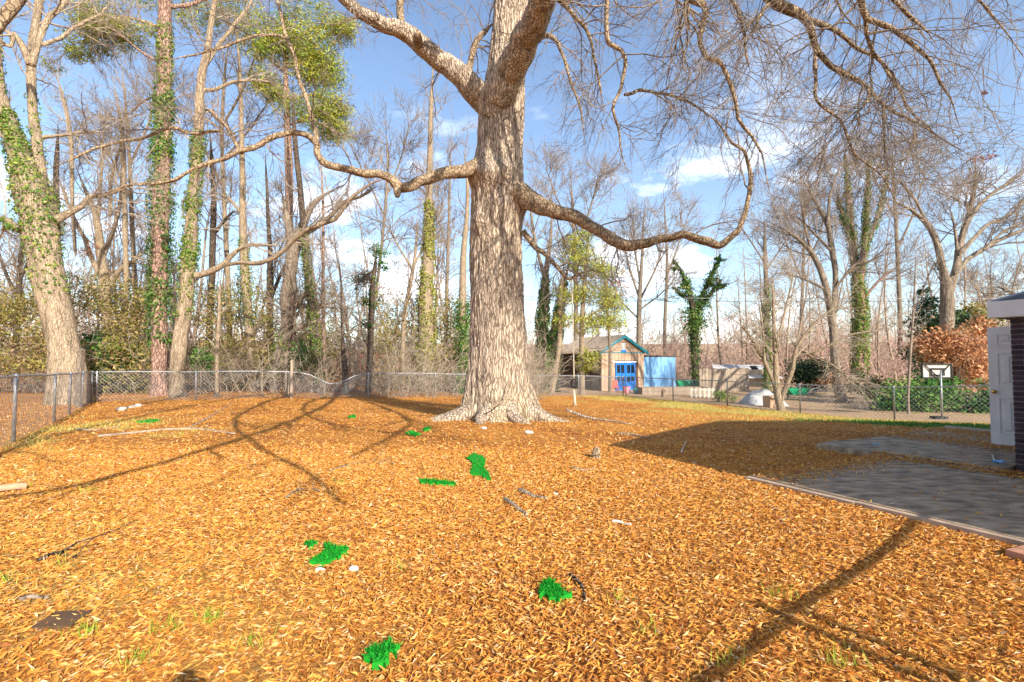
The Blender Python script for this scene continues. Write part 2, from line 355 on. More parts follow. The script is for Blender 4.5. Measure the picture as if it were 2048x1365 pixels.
# concrete patio
def slab(u0, u1, v0, v1, z1):
    m = MB(); nu = 40; nv = 20
    a = np.linspace(u0, u1, nu); b = np.linspace(v0, v1, nv); A, B = np.meshgrid(a, b)
    A2 = A.copy(); A2[:, 0] += .35 * (n2(B[:, 0], B[:, 0] * 0, .8, 4) - .5)
    Zs = np.full_like(A, z1) + .012 * (n2(A, B, .7, 8) - .5)
    top = np.stack([U[0] * A2 + V[0] * B, U[1] * A2 + V[1] * B, Zs], -1)
    i = np.arange(A.size).reshape(A.shape)
    m.add(top.reshape(-1, 3), q=np.stack([i[:-1, :-1], i[:-1, 1:], i[1:, 1:], i[1:, :-1]], -1).reshape(-1, 4))
    ring = np.concatenate([i[0], i[1:, -1], i[-1, ::-1][1:], i[::-1, 0][1:]]); p = top.reshape(-1, 3)[ring]; lowp = p.copy(); lowp[:, 2] = -.35
    n = len(ring); m.add(np.vstack([p, lowp]), q=[[k, n + k, n + k + 1, k + 1] for k in range(n - 1)])
    return m
pt = slab(-3.95, 7, 5.50, 8.33, .055).build('patio', M_concrete, smooth=False, kind='structure')
slab(-4.8, -2.6, 8.35, 13.2, .085).build('patio_slab', M_concrete, pt, smooth=False)
# pale edging board of the patio
m = MB()
for k in range(9): m.uvbox(-4.0 + k * 1.25, -4.0 + k * 1.25 + 1.24, 5.41 + .012 * (k % 2), 5.49, -.1, .045 + .006 * (k % 3))
m.build('patio_edging', M_edge, pt, smooth=False)

# ---------------------------------------------------------------- house on the right
H = thing('brick_house', 'dark brick house corner with white eave at right edge', 'house', uv(-2.57, 9.07, 0))
m = MB(); m.uvbox(-2.57, -.62, 9.09, 14, -.2, 2.12); m.build('room_wall', M_mortar, H, smooth=False)
m = MB(); m.uvbox(-.6, 9, 7.6, 15.5, -.2, 3.0); m.build('main_wall', M_mortar, H, smooth=False)
bl, bh, g_ = .205, .058, .011
protos = []
for k in range(5):
    b_ = MB(); e = .004
    p = []
    x0, x1, z0, z1 = 0, bl, 0, bh
    for (y, s_) in ((0.02, 0), (-.001 - .003 * (k % 3), e)):
        p += [[x0 + s_, y, z0 + s_], [x1 - s_, y, z0 + s_], [x1 - s_, y, z1 - s_], [x0 + s_, y, z1 - s_]]
    tone = [1.0, .75, .55, 1.15, .65][k]
    b_.add(p, q=[[4, 5, 6, 7], [0, 1, 5, 4], [1, 2, 6, 5], [2, 3, 7, 6], [3, 0, 4, 7]], col=np.array([1, .95, 1.05]) * tone)
    o = b_.build('brick', M_brick, smooth=False); protos.append(o.data); bpy.data.objects.remove(o)
angU = math.atan2(U[1], U[0])
for r in range(31):
    z = -.02 + r * (bh + g_)
    if z + bh > 2.12: break
    for c in range(8):
        u0 = -2.57 + c * (bl + g_) - (0.0 if r % 2 == 0 else 0.0) + (0 if r % 2 == 0 else (bl + g_) / 2)
        o = bpy.data.objects.new('brick', protos[int(rng.integers(5))]); C.objects.link(o); o.parent = H
        o.location = Vector(uv(u0, 9.09, z)) - H.location; o.rotation_euler = (0, 0, angU)
# end wall bricks (joined, faces away)
m = MB()
for r in range(31):
    z = -.02 + r * (bh + g_)
    if z + bh > 2.12: break
    if r % 2 == 1: m.uvbox(-2.57, -2.57 + bl / 2 - .003, 9.072, 9.09, z, z + bh)
    for c in range(8): m.uvbox(-2.582, -2.57, 9.10 + c * .216, 9.09 + c * .216 + bl, z, z + bh)
m.build('end_bricks', M_brick, H, smooth=False, kind='stuff')
m = MB(); m.uvbox(-2.70, -.62, 8.96, 8.985, 2.06, 2.24); m.uvbox(-2.715, -2.70, 8.96, 14.3, 2.06, 2.24); m.build('fascia', M_white, H, smooth=False)
m = MB(); m.uvbox(-2.698, -.62, 8.988, 14.2, 2.085, 2.10); m.build('soffit', M_white, H, smooth=False)
m = MB(); m.prism([uv(-2.72, 8.97, 2.245), uv(-2.72, 8.97, 2.275), uv(-2.72, 14.4, 3.2), uv(-2.72, 14.4, 3.17)], uv(2.1, 0, 0)); m.build('room_roof', M_shingle, H, smooth=False)
m = MB(); m.prism([uv(-2.755, 8.93, 2.07), uv(-2.755, 8.93, 2.295), uv(-2.755, 14.4, 3.23), uv(-2.755, 14.4, 3.0)], uv(.03, 0, 0)); m.uvbox(-2.725, -.62, 8.93, 8.955, 2.07, 2.285); m.build('rake_board', M_white, H, smooth=False)
m = MB(); m.prism([uv(-1.06, 6.05, 3.02), uv(-1.06, 6.05, 3.12), uv(-1.06, 13, 4.5), uv(-1.06, 19.5, 3.12), uv(-1.06, 19.5, 3.02), uv(-1.06, 13, 4.38)], uv(10.5, 0, 0)); m.build('main_roof', M_shingle, H, smooth=False)
m = MB(); m.uvbox(-2.60, -2.565, 10.95, 11.02, .085, 2.1); m.uvbox(-2.60, -2.565, 10.2, 10.95, 2.03, 2.1); m.build('door_frame', M_white, H, smooth=False)
# open panel door, hinged at v = 11, swung out along -u
D = MB().uvbox(-3.41, -2.61, 10.985, 11.015, .10, 2.04)
dr = D.build('door', M_white, H, smooth=False, label='open white six panel door seen edge on beside brick wall')
m = MB()
for (u0, u1) in ((-3.30, -3.08), (-2.94, -2.72)):
    for (z0, z1) in ((.28, .88), (1.06, 1.62), (1.74, 1.93)):
        for k, s_ in ((0, 0), (1, .055)):
            a, b, c, d = u0 + s_, u1 - s_, z0 + s_, z1 - s_
            if k == 0:
                t_ = .018
                m.uvbox(a, b, 10.972, 10.984, c, c + t_); m.uvbox(a, b, 10.972, 10.984, d - t_, d); m.uvbox(a, a + t_, 10.972, 10.984, c + t_, d - t_); m.uvbox(b - t_, b, 10.972, 10.984, c + t_, d - t_)
            else:
                P0 = [uv(a, 10.984, c), uv(b, 10.984, c), uv(b, 10.984, d), uv(a, 10.984, d)]; e = .02
                P1 = [uv(a + e, 10.970, c + e), uv(b - e, 10.970, c + e), uv(b - e, 10.970, d - e), uv(a + e, 10.970, d - e)]
                m.add(P0 + P1, q=[[4, 5, 6, 7], [0, 1, 5, 4], [1, 2, 6, 5], [2, 3, 7, 6], [3, 0, 4, 7]])
m.build('door_panels', M_white, dr, smooth=False)
m = MB(); pr = np.array([.028, .028, .012, .012, .03, .033, .025, .004]); ax = np.array([0, .006, .01, .035, .04, .05, .064, .07])
m.tubes(np.array([uv(-3.34, 10.984 - a, .97) for a in ax]), pr, 14, cap=True); m.build('door_knob', M_gold, dr)

H.location = Vector(H.location) + Vector(uv(0, -.13))
# unseen posts and lines, added and sized to cast the yard's forked shadow
m0 = np.array([1.51 + .53 * 1.84 * 1.2, 3.0 - .85 * 1.84 * 1.2]); m1 = np.array([3.81 + .53 * 1.84 * 1.4, 4.66 - .85 * 1.84 * 1.4])
mast = thing('shadow_post', 'unseen twin pipe post added for its shadow on the yard', 'post', (m0[0], m0[1], 0))
m = MB().tubes([[m0[0], m0[1], -.1], [m0[0], m0[1], 1.22]], np.array([.036, .036]), 10, cap=True); m.build('pole', M_metal, mast)
m = MB().tubes([[m0[0] + .14, m0[1] + .07, -.1], [m0[0] + .14, m0[1] + .07, 1.18]], np.array([.03, .03]), 10, cap=True); m.build('brace_pipe', M_metal, mast)
def cable(a, b, sag, r, name, label, mat_, K=30, S=6):
    t = np.linspace(0, 1, K)[:, None]; p = np.array(a) * (1 - t) + np.array(b) * t; p[:, 2] -= (4 * sag * t * (1 - t))[:, 0]
    o = MB().tubes(p, np.full(K, r), S, cap=True).build(name, mat_); return tag(o, label, 'cable')
mast2 = thing('shadow_post', 'unseen single pipe post added at the patio edge for the line shadow', 'post', (m1[0], m1[1], 0))
MB().tubes([[m1[0], m1[1], -.1], [m1[0], m1[1], 1.43]], np.array([.03, .03]), 10, cap=True).build('pole', M_metal, mast2)
cable((m0[0], m0[1], 1.14), (m1[0], m1[1], 1.4), .03, .024, 'shadow_line', 'unseen thick line between the two posts, added for its shadow', M_wire)
cable((m0[0], m0[1], 1.12), (m0[0] - 5.3, m0[1] - 4.4, 1.35), .03, .024, 'shadow_line', 'unseen thick line leaving the twin post, added for its shadow', M_wire)

# camera on its tripod (casts the small shadow at the bottom)
T = thing('camera_tripod', 'camera on a black tripod casting small shadow at bottom left', 'tripod', (0, -.12, 0))
m = MB().box((0, -.12, 1.5), (.15, .08, .11)).box((0, -.12, 1.575), (.06, .06, .05)); m.build('camera_body', M_black, T, smooth=False)
for a in (90, 210, 330): MB().tubes([[0, -.12, 1.3], [.45 * math.cos(R_(a)), -.12 + .45 * math.sin(R_(a)), 0]], np.array([.016, .012]), 6, cap=True).build('leg', M_black, T)
MB().tubes([[0, -.12, 1.2], [0, -.12, 1.45]], np.array([.02, .02]), 8, cap=True).build('column', M_black, T)

# ---------------------------------------------------------------- the big oak
def bark_tube(P, R, K, S, amp, fs, fz, mbx, seed=0, flare=None, bumps=(), lumpk=.10, lo=.34):
    v, D_, th = tube_verts(P[None], R[None], S); v = v[0]; D_ = D_[0]
    s = np.concatenate([[0], np.cumsum(np.linalg.norm(np.diff(P, axis=0), axis=1))])
    TH, SS = np.meshgrid(th, s); RR = R[:, None]
    cx, cy = np.cos(TH), np.sin(TH)
    r_mean = float(np.mean(R))
    q3 = np.stack([cx * r_mean * fs, cy * r_mean * fs, SS * fz], -1)
    wv = np.stack([cx * r_mean * fs * .4, cy * r_mean * fs * .4, SS * fz * 1.6], -1)
    warp = vnoise(wv, seed + 5)[..., None] * 1.6
    a = vnoise(q3 + warp, seed); b = vnoise(q3 * np.array([2.1, 2.1, 2.4]) + warp, seed + 1)
    rid = np.abs(2 * a - 1); rid2 = np.abs(2 * b - 1)
    h = np.clip(rid * 1.8, 0, 1) * .7 + np.clip(rid2 * 1.6, 0, 1) * .3
    lump = vnoise(np.stack([cx * 1.3, cy * 1.3, SS * .8], -1), seed + 9) - .5
    dr_ = amp * (h - .6) + lumpk * RR * lump
    if flare is not None: dr_ = dr_ + flare(TH, SS, RR)
    for (tx, sz, A_, wd) in bumps:
        dth = np.angle(np.exp(1j * (TH - tx))) * RR; dr_ = dr_ + A_ * np.exp(-(dth ** 2 + (SS - sz) ** 2) / (2 * wd ** 2))
    v = v + D_ * dr_[..., None]
    i = np.arange(K * S).reshape(K, S); j = np.roll(i, -1, 1)
    q = np.stack([i[:-1], j[:-1], j[1:], i[1:]], -1).reshape(-1, 4)
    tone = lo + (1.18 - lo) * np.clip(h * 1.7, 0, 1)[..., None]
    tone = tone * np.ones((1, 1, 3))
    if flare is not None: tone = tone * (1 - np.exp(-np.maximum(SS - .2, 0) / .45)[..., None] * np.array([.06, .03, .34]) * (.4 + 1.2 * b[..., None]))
    mbx.add(v.reshape(-1, 3), q=q, col=tone.reshape(-1, 3))
    return v
OD = 13.4
oak = thing('oak_tree', 'huge old oak with furrowed grey trunk in the middle of yard', 'tree', (-.2, OD, G(-.2, OD)))
tp = [(1000, 868, 165), (1000, 845, 152), (1000, 815, 138), (998, 780, 128), (997, 740, 121), (996, 700, 116), (995, 650, 111), (994, 600, 107), (993, 520, 106), (993, 460, 105), (994, 400, 106), (996, 350, 103), (1000, 300, 94), (1003, 250, 92), (1006, 200, 88), (1012, 150, 78), (1016, 100, 72), (1019, 50, 69), (1022, 0, 68), (1026, -120, 62), (1020, -300, 52), (1010, -480, 40)]
K, S = 270, 240
P, Rr = path3(tp, OD, K)
def flare(TH, SS, RR):
    e = np.exp(-np.maximum(SS - .25, 0) / .40); lob = .5 + .5 * np.cos(TH * 4 + .6 * np.sin(TH * 2 + 1)); lob2 = .5 + .5 * np.cos(TH * 9 + 1.3 + np.sin(TH * 3))
    return e * (.02 + .44 * lob ** 1.5 + .20 * lob2) + np.exp(-SS / 1.6) * .07 * np.cos(TH * 6 + 1)
zb = P[0, 2]
def thof(px, z):   # angle on the front of the trunk for a pixel column
    k = int(np.argmin(np.abs(P[:, 2] - z))); s_ = (px - 1024) / F * (OD - Rr[k]) - P[k, 0]; return s_ / Rr[k], k
v0, D0, th0 = tube_verts(P[None], Rr[None], S)
sarr = np.concatenate([[0], np.cumsum(np.linalg.norm(np.diff(P, axis=0), axis=1))])
bumps = []
for (bx, by, A_, wd) in ((985, 348, .20, .20), (1012, 338, .12, .16), (962, 338, .22, .22), (958, 440, .12, .17), (995, 408, .07, .16), (1042, 398, .20, .24), (1008, 525, .05, .1), (945, 345, .12, .2)):
    z = pix(bx, by, OD - .7)[2]; k = int(np.argmin(np.abs(P[:, 2] - z)))
    want = np.array([np.clip(((bx - 1024) / F * (OD - .6) - P[k, 0]) / Rr[k], -.98, .98), 0]); want[1] = -math.sqrt(1 - want[0] ** 2)
    ti = int(np.argmax(D0[0, k, :, 0] * want[0] + D0[0, k, :, 1] * want[1])); bumps.append((th0[ti], sarr[k], A_, wd))
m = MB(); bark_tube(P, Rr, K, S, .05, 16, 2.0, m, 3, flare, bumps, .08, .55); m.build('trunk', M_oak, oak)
oak_main = (P, Rr)
oak_limbs = []
def oak_limb(pp, K=60, S=14, amp=.012, name='limb', M=None, keep=True, lumps=(), lk=.24):
    P, R = path3(pp, OD, K)
    sl = np.concatenate([[0], np.cumsum(np.linalg.norm(np.diff(P, axis=0), axis=1))]); sd_ = rng.uniform(0, 50)
    P = P + np.stack([vnoise(np.stack([sl * 2.6 + sd_, sl * 0 + k, sl * 0], -1), 7) - .5 for k in range(3)], -1) * (np.minimum(R[:, None], .09) * 1.0 + .02) * sstep(0, .06, np.linspace(0, 1, len(P)))[:, None]
    m = MB(); bark_tube(P, R, K, S, amp, 12, 3.2, m, int(rng.integers(99)), None, lumps, lk, .5); m.build(name, M or M_limb, oak)
    if keep: oak_limbs.append((P, R))
# right leader rising over the viewer, left fork, low limbs
oak_limb([(985, 235, 60, -.25), (995, 200, 72, -.45), (1018, 150, 66, -.8), (1040, 100, 58, -1.4), (1062, 60, 56, -1.95), (1082, 20, 54, -2.5), (1096, -30, 54, -3.2), (1125, -130, 52, -4.0), (1180, -300, 46, -4.8), (1260, -520, 36, -5.4)], 150, 64, .035, M=M_oak, lk=.10)
oak_limb([(985, 235, 40, 0), (960, 195, 52, -.2), (922, 155, 46, -.4), (880, 120, 41, -.6), (842, 88, 39, -.8), (812, 66, 36, -.9), (795, 57, 34, -1), (750, 38, 29, -1.2), (715, 18, 26, -1.4), (686, -5, 23, -1.6), (640, -60, 20, -2), (560, -150, 16, -2.6)], 110, 40, .025, M=M_oak, lk=.14)
oak_limb([(815, 70, 22, -.8), (806, 45, 17, -.7), (803, 10, 16, -.6), (802, -40, 15, -.5), (806, -140, 12, -.3)], 40, 14, .015)
oak_limb([(838, 88, 22, -.95), (834, 70, 16, -1.25), (832, 60, 9, -1.35)], 12, 12, .01, keep=False)
oak_limb([(930, 160, 16, -.1), (940, 135, 13, .1), (948, 105, 12, .2), (958, 78, 12, .3), (972, 60, 11, .4), (990, 42, 9, .5)], 30, 12)
oak_limb([(965, 330, 34, -.55), (940, 338, 29, -.7), (915, 343, 25, -.8), (880, 351, 22, -.9), (850, 363, 21, -1), (820, 376, 22, -1.1), (800, 378, 22, -1.15), (775, 352, 18, -1.2), (745, 345, 17, -1.3), (715, 341, 17, -1.4), (680, 335, 16, -1.5), (650, 327, 16, -1.6), (634, 308, 15, -1.65), (634, 290, 14, -1.65), (618, 274, 13, -1.7), (580, 265, 13, -1.8), (545, 275, 13, -1.9), (505, 296, 13, -2), (480, 305, 12, -2.1), (440, 318, 10, -2.2), (395, 335, 9, -2.4), (350, 361, 9, -2.6), (300, 366, 8, -2.8), (250, 371, 7, -3), (190, 392, 6, -3.2), (120, 430, 5, -3.4)], 170, 20, .02)
oak_limb([(798, 372, 18, -1.2), (792, 385, 14, -1.35), (790, 392, 10, -1.4)], 10, 10, .01, keep=False)
oak_limb([(634, 292, 12, -1.65), (628, 255, 10, -1.6), (612, 195, 9, -1.5), (595, 140, 8, -1.4), (578, 85, 8, -1.3), (560, 25, 7, -1.2), (530, -60, 6, -1)], 50, 10, .01)
oak_limb([(484, 306, 11, -2.1), (468, 280, 10, -2.1), (450, 252, 9, -2), (430, 228, 8, -2), (400, 215, 6, -1.9)], 30, 10, .01)
oak_limb([(440, 262, 7, -2), (400, 268, 8, -2.1), (335, 258, 9, -2.2), (300, 272, 8, -2.3), (245, 284, 8, -2.5), (190, 300, 7, -2.7), (150, 318, 6, -2.9), (80, 345, 4, -3.2)], 60, 10, .01)
oak_limb([(575, 80, 7, -1.3), (560, 70, 6, -1.4), (500, 75, 6, -1.6), (430, 100, 6, -1.9), (380, 112, 5, -2.1), (330, 125, 4, -2.3)], 40, 8, .008)
oak_limb([(1035, 385, 50, -.45), (1060, 400, 42, -.6), (1080, 412, 36, -.8), (1110, 420, 28, -1), (1150, 430, 26, -1.2), (1190, 455, 23, -1.4), (1230, 480, 24, -1.6), (1270, 492, 22, -1.8), (1300, 487, 20, -1.9), (1330, 474, 17, -2), (1365, 470, 17, -2.1), (1400, 481, 19, -2.2), (1440, 487, 17, -2.3), (1470, 465, 13, -2.4), (1489, 432, 11, -2.45), (1500, 385, 10, -2.5), (1502, 355, 9, -2.5), (1495, 325, 8, -2.5), (1485, 302, 7, -2.55), (1464, 287, 6, -2.6), (1440, 252, 5, -2.6), (1405, 222, 5, -2.7), (1348, 195, 5, -2.8)], 140, 22, .022)
oak_limb([(1046, 462, 12, -.3), (1080, 500, 11, -.5), (1115, 535, 9, -.7), (1140, 558, 7, -.8), (1158, 548, 5, -.9), (1200, 540, 4, -1)], 40, 10, .01)
oak_limb([(1035, 95, 20, .2), (1070, 80, 12, -.6), (1100, 70, 11, -1), (1125, 105, 8, -1.3), (1140, 165, 6, -1.4), (1160, 215, 5, -1.5), (1170, 290, 3, -1.5)], 50, 8, .008)
# hanging boughs on the right; they spring from the leader above the frame
HB = [
 [(1125, -130, 30, -3.0), (1180, -110, 16, -4), (1222, -50, 12, -4.3), (1216, 0, 10, -4.5), (1215, 34, 9, -4.5), (1220, 82, 10, -4.5), (1242, 96, 9, -4.5), (1249, 137, 8, -4.5), (1242, 185, 7, -4.5), (1226, 214, 6, -4.5), (1236, 256, 5, -4.5), (1241, 307, 4, -4.5), (1270, 380, 3, -4.5)],
 [(1180, -300, 34, -4), (1280, -160, 22, -5), (1345, -30, 17, -5.4), (1385, 2, 16, -5.5), (1412, 10, 15, -5.5), (1400, 82, 11, -5.5), (1414, 113, 12, -5.5), (1438, 118, 11, -5.5), (1461, 164, 10, -5.5), (1473, 205, 9, -5.5), (1478, 239, 8, -5.5), (1508, 277, 7, -5.5), (1526, 308, 6, -5.5), (1539, 376, 5, -5.5), (1560, 440, 3, -5.5)],
 [(1260, -520, 34, -5), (1360, -330, 32, -5.2), (1450, -120, 30, -5.4), (1520, -20, 28, -5.4), (1555, 6, 26, -5.4), (1590, 22, 24, -5.4), (1611, 42, 20, -5.4), (1622, 75, 16, -5.4), (1632, 103, 15, -5.4), (1662, 130, 14, -5.4), (1697, 150, 13, -5.4), (1738, 178, 11, -5.4), (1758, 202, 10, -5.4), (1785, 222, 9, -5.4), (1826, 243, 8, -5.4), (1861, 263, 7, -5.4), (1902, 290, 6, -5.4), (1943, 311, 5, -5.4), (1990, 345, 3, -5.4)],
 [(1608, 38, 14, -5.4), (1640, 48, 14, -5.2), (1676, 68, 11, -5), (1703, 92, 10, -4.9), (1758, 116, 9, -4.8), (1779, 144, 8, -4.8), (1806, 185, 7, -4.8), (1816, 219, 6, -4.8), (1854, 253, 5, -4.8), (1900, 300, 3, -4.8)],
 [(1630, 100, 9, -5.4), (1627, 154, 8, -5.5), (1637, 205, 7, -5.6), (1683, 239, 6, -5.7), (1700, 284, 6, -5.7), (1710, 308, 5, -5.7), (1768, 355, 4, -5.8), (1800, 420, 3, -5.8)],
 [(1738, 178, 8, -5.4), (1735, 200, 7, -5.5), (1712, 228, 6, -5.6), (1700, 256, 4, -5.6)],
 [(1768, 205, 7, -5.4), (1768, 240, 6, -5.5), (1770, 290, 5, -5.5), (1772, 335, 3, -5.5)],
 [(1450, -340, 26, -5.6), (1620, -180, 22, -6), (1700, -60, 19, -6.2), (1724, 0, 17, -6.2), (1733, 32, 15, -6.2), (1760, 44, 14, -6.2), (1785, 56, 14, -6.2), (1826, 89, 12, -6.2), (1861, 123, 10, -6.2), (1881, 161, 8, -6.2), (1902, 195, 7, -6.2), (1915, 240, 5, -6.2), (1940, 300, 3, -6.2)],
 [(1733, 32, 12, -6.2), (1734, 68, 9, -6.1), (1755, 116, 8, -6), (1790, 150, 6, -6), (1800, 190, 4, -6)],
 [(1640, -190, 20, -6), (1740, -70, 15, -6.4), (1789, 0, 11, -6.5), (1826, 41, 10, -6.5), (1854, 68, 9, -6.5), (1873, 92, 6, -6.5)],
 [(1380, -40, 14, -5.4), (1372, 10, 12, -5.5), (1376, 40, 11, -5.6), (1383, 66, 9, -5.6)],
 [(1249, 190, 7, -4.5), (1280, 183, 7, -4.3), (1330, 186, 6, -4.2), (1380, 205, 5, -4), (1430, 240, 4, -4)],
 [(1545, 2, 9, -5.4), (1516, 33, 7, -5.5), (1511, 62, 6, -5.6), (1498, 75, 4, -5.6)],
 [(1700, -60, 14, -6.2), (1860, -60, 10, -6.6), (1960, 0, 7, -6.8), (2010, 60, 5, -6.9), (2060, 130, 4, -7)],
 [(1430, -60, 12, -5.2), (1470, 10, 8, -5), (1490, 80, 6, -5), (1500, 150, 4, -5)],
 [(1096, -30, 20, -2.4), (1140, 20, 10, -3), (1180, 80, 7, -3.3), (1200, 160, 5, -3.4), (1210, 240, 4, -3.4)],
]
for h in HB: oak_limb(h, 50, 9, .008)
# near bough crossing the top left corner
oak_limb([(685, -10, 22, -1.6), (420, -190, 30, -4.5), (160, -120, 34, -6.3), (60, -40, 34, -6.8), (15, 25, 32, -7), (-12, 70, 24, -7.1), (-80, 150, 18, -7.2)], 60, 16, .012)
# boughs over the viewer's head, out of the picture; their shadows streak the yard
def oak_bough(pts, r0, r1):
    P = spline(pts, 50); P = P + .05 * np.cumsum(rng.normal(size=P.shape), 0) * .5; R = np.linspace(r0, r1, 50)
    m = MB().tubes(P, R, 10); a, ar = grow(P[None], R[None], 8, 2.2, .8, 9, -.02, .22, .3, 1, .6, .014, .045); m.tubes(a, ar, 6)
    b, br = grow(a, ar, 5, 1.1, .8, 6, -.03, .22, .2, 1, .6, .008, .02); m.tubes(b, br, 4); m.build('limb', M_limb, oak)
for (ra, ln, r0) in ((-2.6, 1.5, .26), (-1.9, 1.2, .24), (-1.2, 1.1, .22), (-.5, 1.5, .26), (.2, 1.3, .2), (3.3, 1.6, .24)):
    cx_, cy_ = -.3 + .75 * math.cos(ra), 13.3 + .75 * math.sin(ra); pts = []
    for t_ in np.linspace(0, 1, 6):
        x_, y_ = cx_ + ln * t_ * math.cos(ra + .25 * math.sin(3 * t_ + ra)), cy_ + ln * t_ * math.sin(ra + .25 * math.sin(3 * t_ + ra)); pts.append([x_, y_, G(x_, y_) + .30 * (1 - t_) ** 2.2 - .10 * t_, r0 * (1 - .8 * t_)])
    pr_ = spline(pts, 30); m = MB(); bark_tube(pr_[:, :3], pr_[:, 3], 30, 26, .03, 14, 3, m, int(ra * 10) + 40, None, (), .12, .65); m.build('root', M_oak, oak)
oak_bough([(1.5, 9.2, 11.0), (1.5, 5, 8.6), (1.0, 2, 6.4), (.2, -1.5, 5.2), (-1.2, -4, 4.8)], .13, .03)
oak_bough([(.2, 9, 12.0), (-.8, 5, 9), (-.6, 2, 6.8), (1.4, -1, 5.6), (3.2, -3, 5.0)], .12, .03)
oak_bough([(.6, 9.5, 12.6), (-2.6, 5, 9.5), (-3.4, 2, 7.2), (-2.6, -1.5, 6.0), (-1, -4, 5.4)], .12, .03)
oak_bough([(2.5, 8, 12.0), (4.0, 4, 9), (4.4, 1, 7), (3.4, -2, 5.8)], .12, .03)
oak_bough([(2.5, 8, 12.0), (1.0, 4.5, 9), (2.6, .5, 6.6), (5.4, -1, 6.2)], .10, .03)
# twigs of the oak
def stackp(ps, K=24):
    return np.array([np.stack([np.interp(np.linspace(0, 1, K), np.linspace(0, 1, len(p)), p[:, i]) for i in range(3)], -1) for p, r in ps]), np.array([np.interp(np.linspace(0, 1, K), np.linspace(0, 1, len(r)), r) for p, r in ps])
tw = MB(); twP, twR = stackp(oak_limbs)
a, ar = grow(twP, twR, 11, 1.5, 1.0, 7, -.05, .26, .12, 1., .4, .006, .02)
b, br = grow(a, ar, 5, .95, .75, 6, -.07, .22, .2, 1., .6, .0045, .008)
c, cr_ = grow(b, br, 5, .55, .6, 3, -.06, .2, .15, 1., .7, .0034, .005)
tw.tubes(a, ar, 5).tubes(b, br, 4).tubes(c, cr_, 3)
# long hanging switches
hs, hr = grow(twP[-17:-1], twR[-17:-1], 9, 2.3, .9, 9, -.12, .2, .15, 1, .35, .004, .009)
hs2, hr2 = grow(hs, hr, 5, .7, .6, 5, -.05, .2, .15, 1, .6, .0022, .004)
tw.tubes(hs, hr, 4).tubes(hs2, hr2, 3)
tw.build('twigs', M_twig, oak, kind='stuff')
# rope swing
rs = thing('rope_swing', 'rope swing with black knot and white tail hanging right of oak', 'swing', pix(1148, 800, 12.6))
ra, rb = pix(1143, 555, 12.6), pix(1148, 762, 12.6)
MB().tubes(spline([ra, (ra + rb) / 2 + np.array([.01, 0, 0]), rb], 20), np.full(20, .016), 7, cap=True).build('rope', M_rope, rs)
th = np.linspace(0, 2 * math.pi, 19); kc = pix(1148, 767, 12.6)
MB().tubes(np.stack([kc[0] + .075 * np.cos(th), kc[1] + .03 * np.sin(2 * th), kc[2] + .10 * np.sin(th)], -1), np.full(19, .028), 8).build('knot', M_black, rs)
rc = pix(1148, 780, 12.6); rd = pix(1150, 812, 12.6)
MB().tubes([rc, (rc + rd) / 2, rd], np.array([.02, .034, .045]), 8, cap=True).build('rope_tail', M_rope, rs)
# vine root on the trunk foot
vp = [pix(978, 818, OD - 1.55), pix(1000, 806, OD - 1.45), pix(1015, 790, OD - 1.25), pix(1022, 760, OD - 1.02)]
MB().tubes(spline(vp, 20), np.linspace(.022, .012, 20), 7, cap=True).build('vine', M_tan, oak)
rp_ = [(1.45, 13.0), (2.0, 12.9), (2.7, 12.6), (3.2, 12.3)]
MB().tubes(spline([[x, y, G(x, y) + z] for (x, y), z in zip(rp_, (.3, .12, .05, -.02))], 20), np.linspace(.045, .012, 20), 8).build('root', M_oak, oak)

# ---------------------------------------------------------------- generic trees from traced paths
IVY = [(.16, .24, .03), (.07, .17, .02), (.26, .30, .05), (.34, .34, .09)]
IVYD = [(.045, .14, .02), (.09, .20, .03), (.20, .28, .05), (.025, .07, .015)]
NEED = [(.34, .38, .05), (.48, .46, .07), (.16, .26, .03), (.32, .24, .07)]
BROWN = [(.42, .18, .07), (.52, .26, .12), (.30, .11, .04), (.60, .34, .18)]
def ivy_on(paths, n, mbx, size, spread=1.5, cols=IVY, wts=(3, 3, 2, 1)):
    P_, R_a = paths; k = rng.uniform(0, len(P_) - 1.001, n); i = k.astype(int); f = (k - i)[:, None]
    c = P_[i] * (1 - f) + P_[i + 1] * f; r = (R_a[i] * (1 - f[:, 0]) + R_a[i + 1] * f[:, 0])
    d = rng.normal(size=(n, 3)); d[:, 2] *= .3; d = nrm(d)
    dens = vnoise(np.stack([c[:, 0] * 2 + d[:, 0] * 2, c[:, 1] * 2 + d[:, 1] * 2, c[:, 2] * 1.6], -1), 4)
    c = c + d * (r * rng.uniform(.95, spread, n) + .05 * rng.random(n) + .18 * np.clip(dens - .5, 0, 1))[:, None]; ok = dens > .33
    c = c[ok]; leafq(c, size * .78 * rng.uniform(.55, 1.3, len(c)), .6, d[ok], .6, palette(len(c), cols, wts), mbx)
BOOST = 1.5
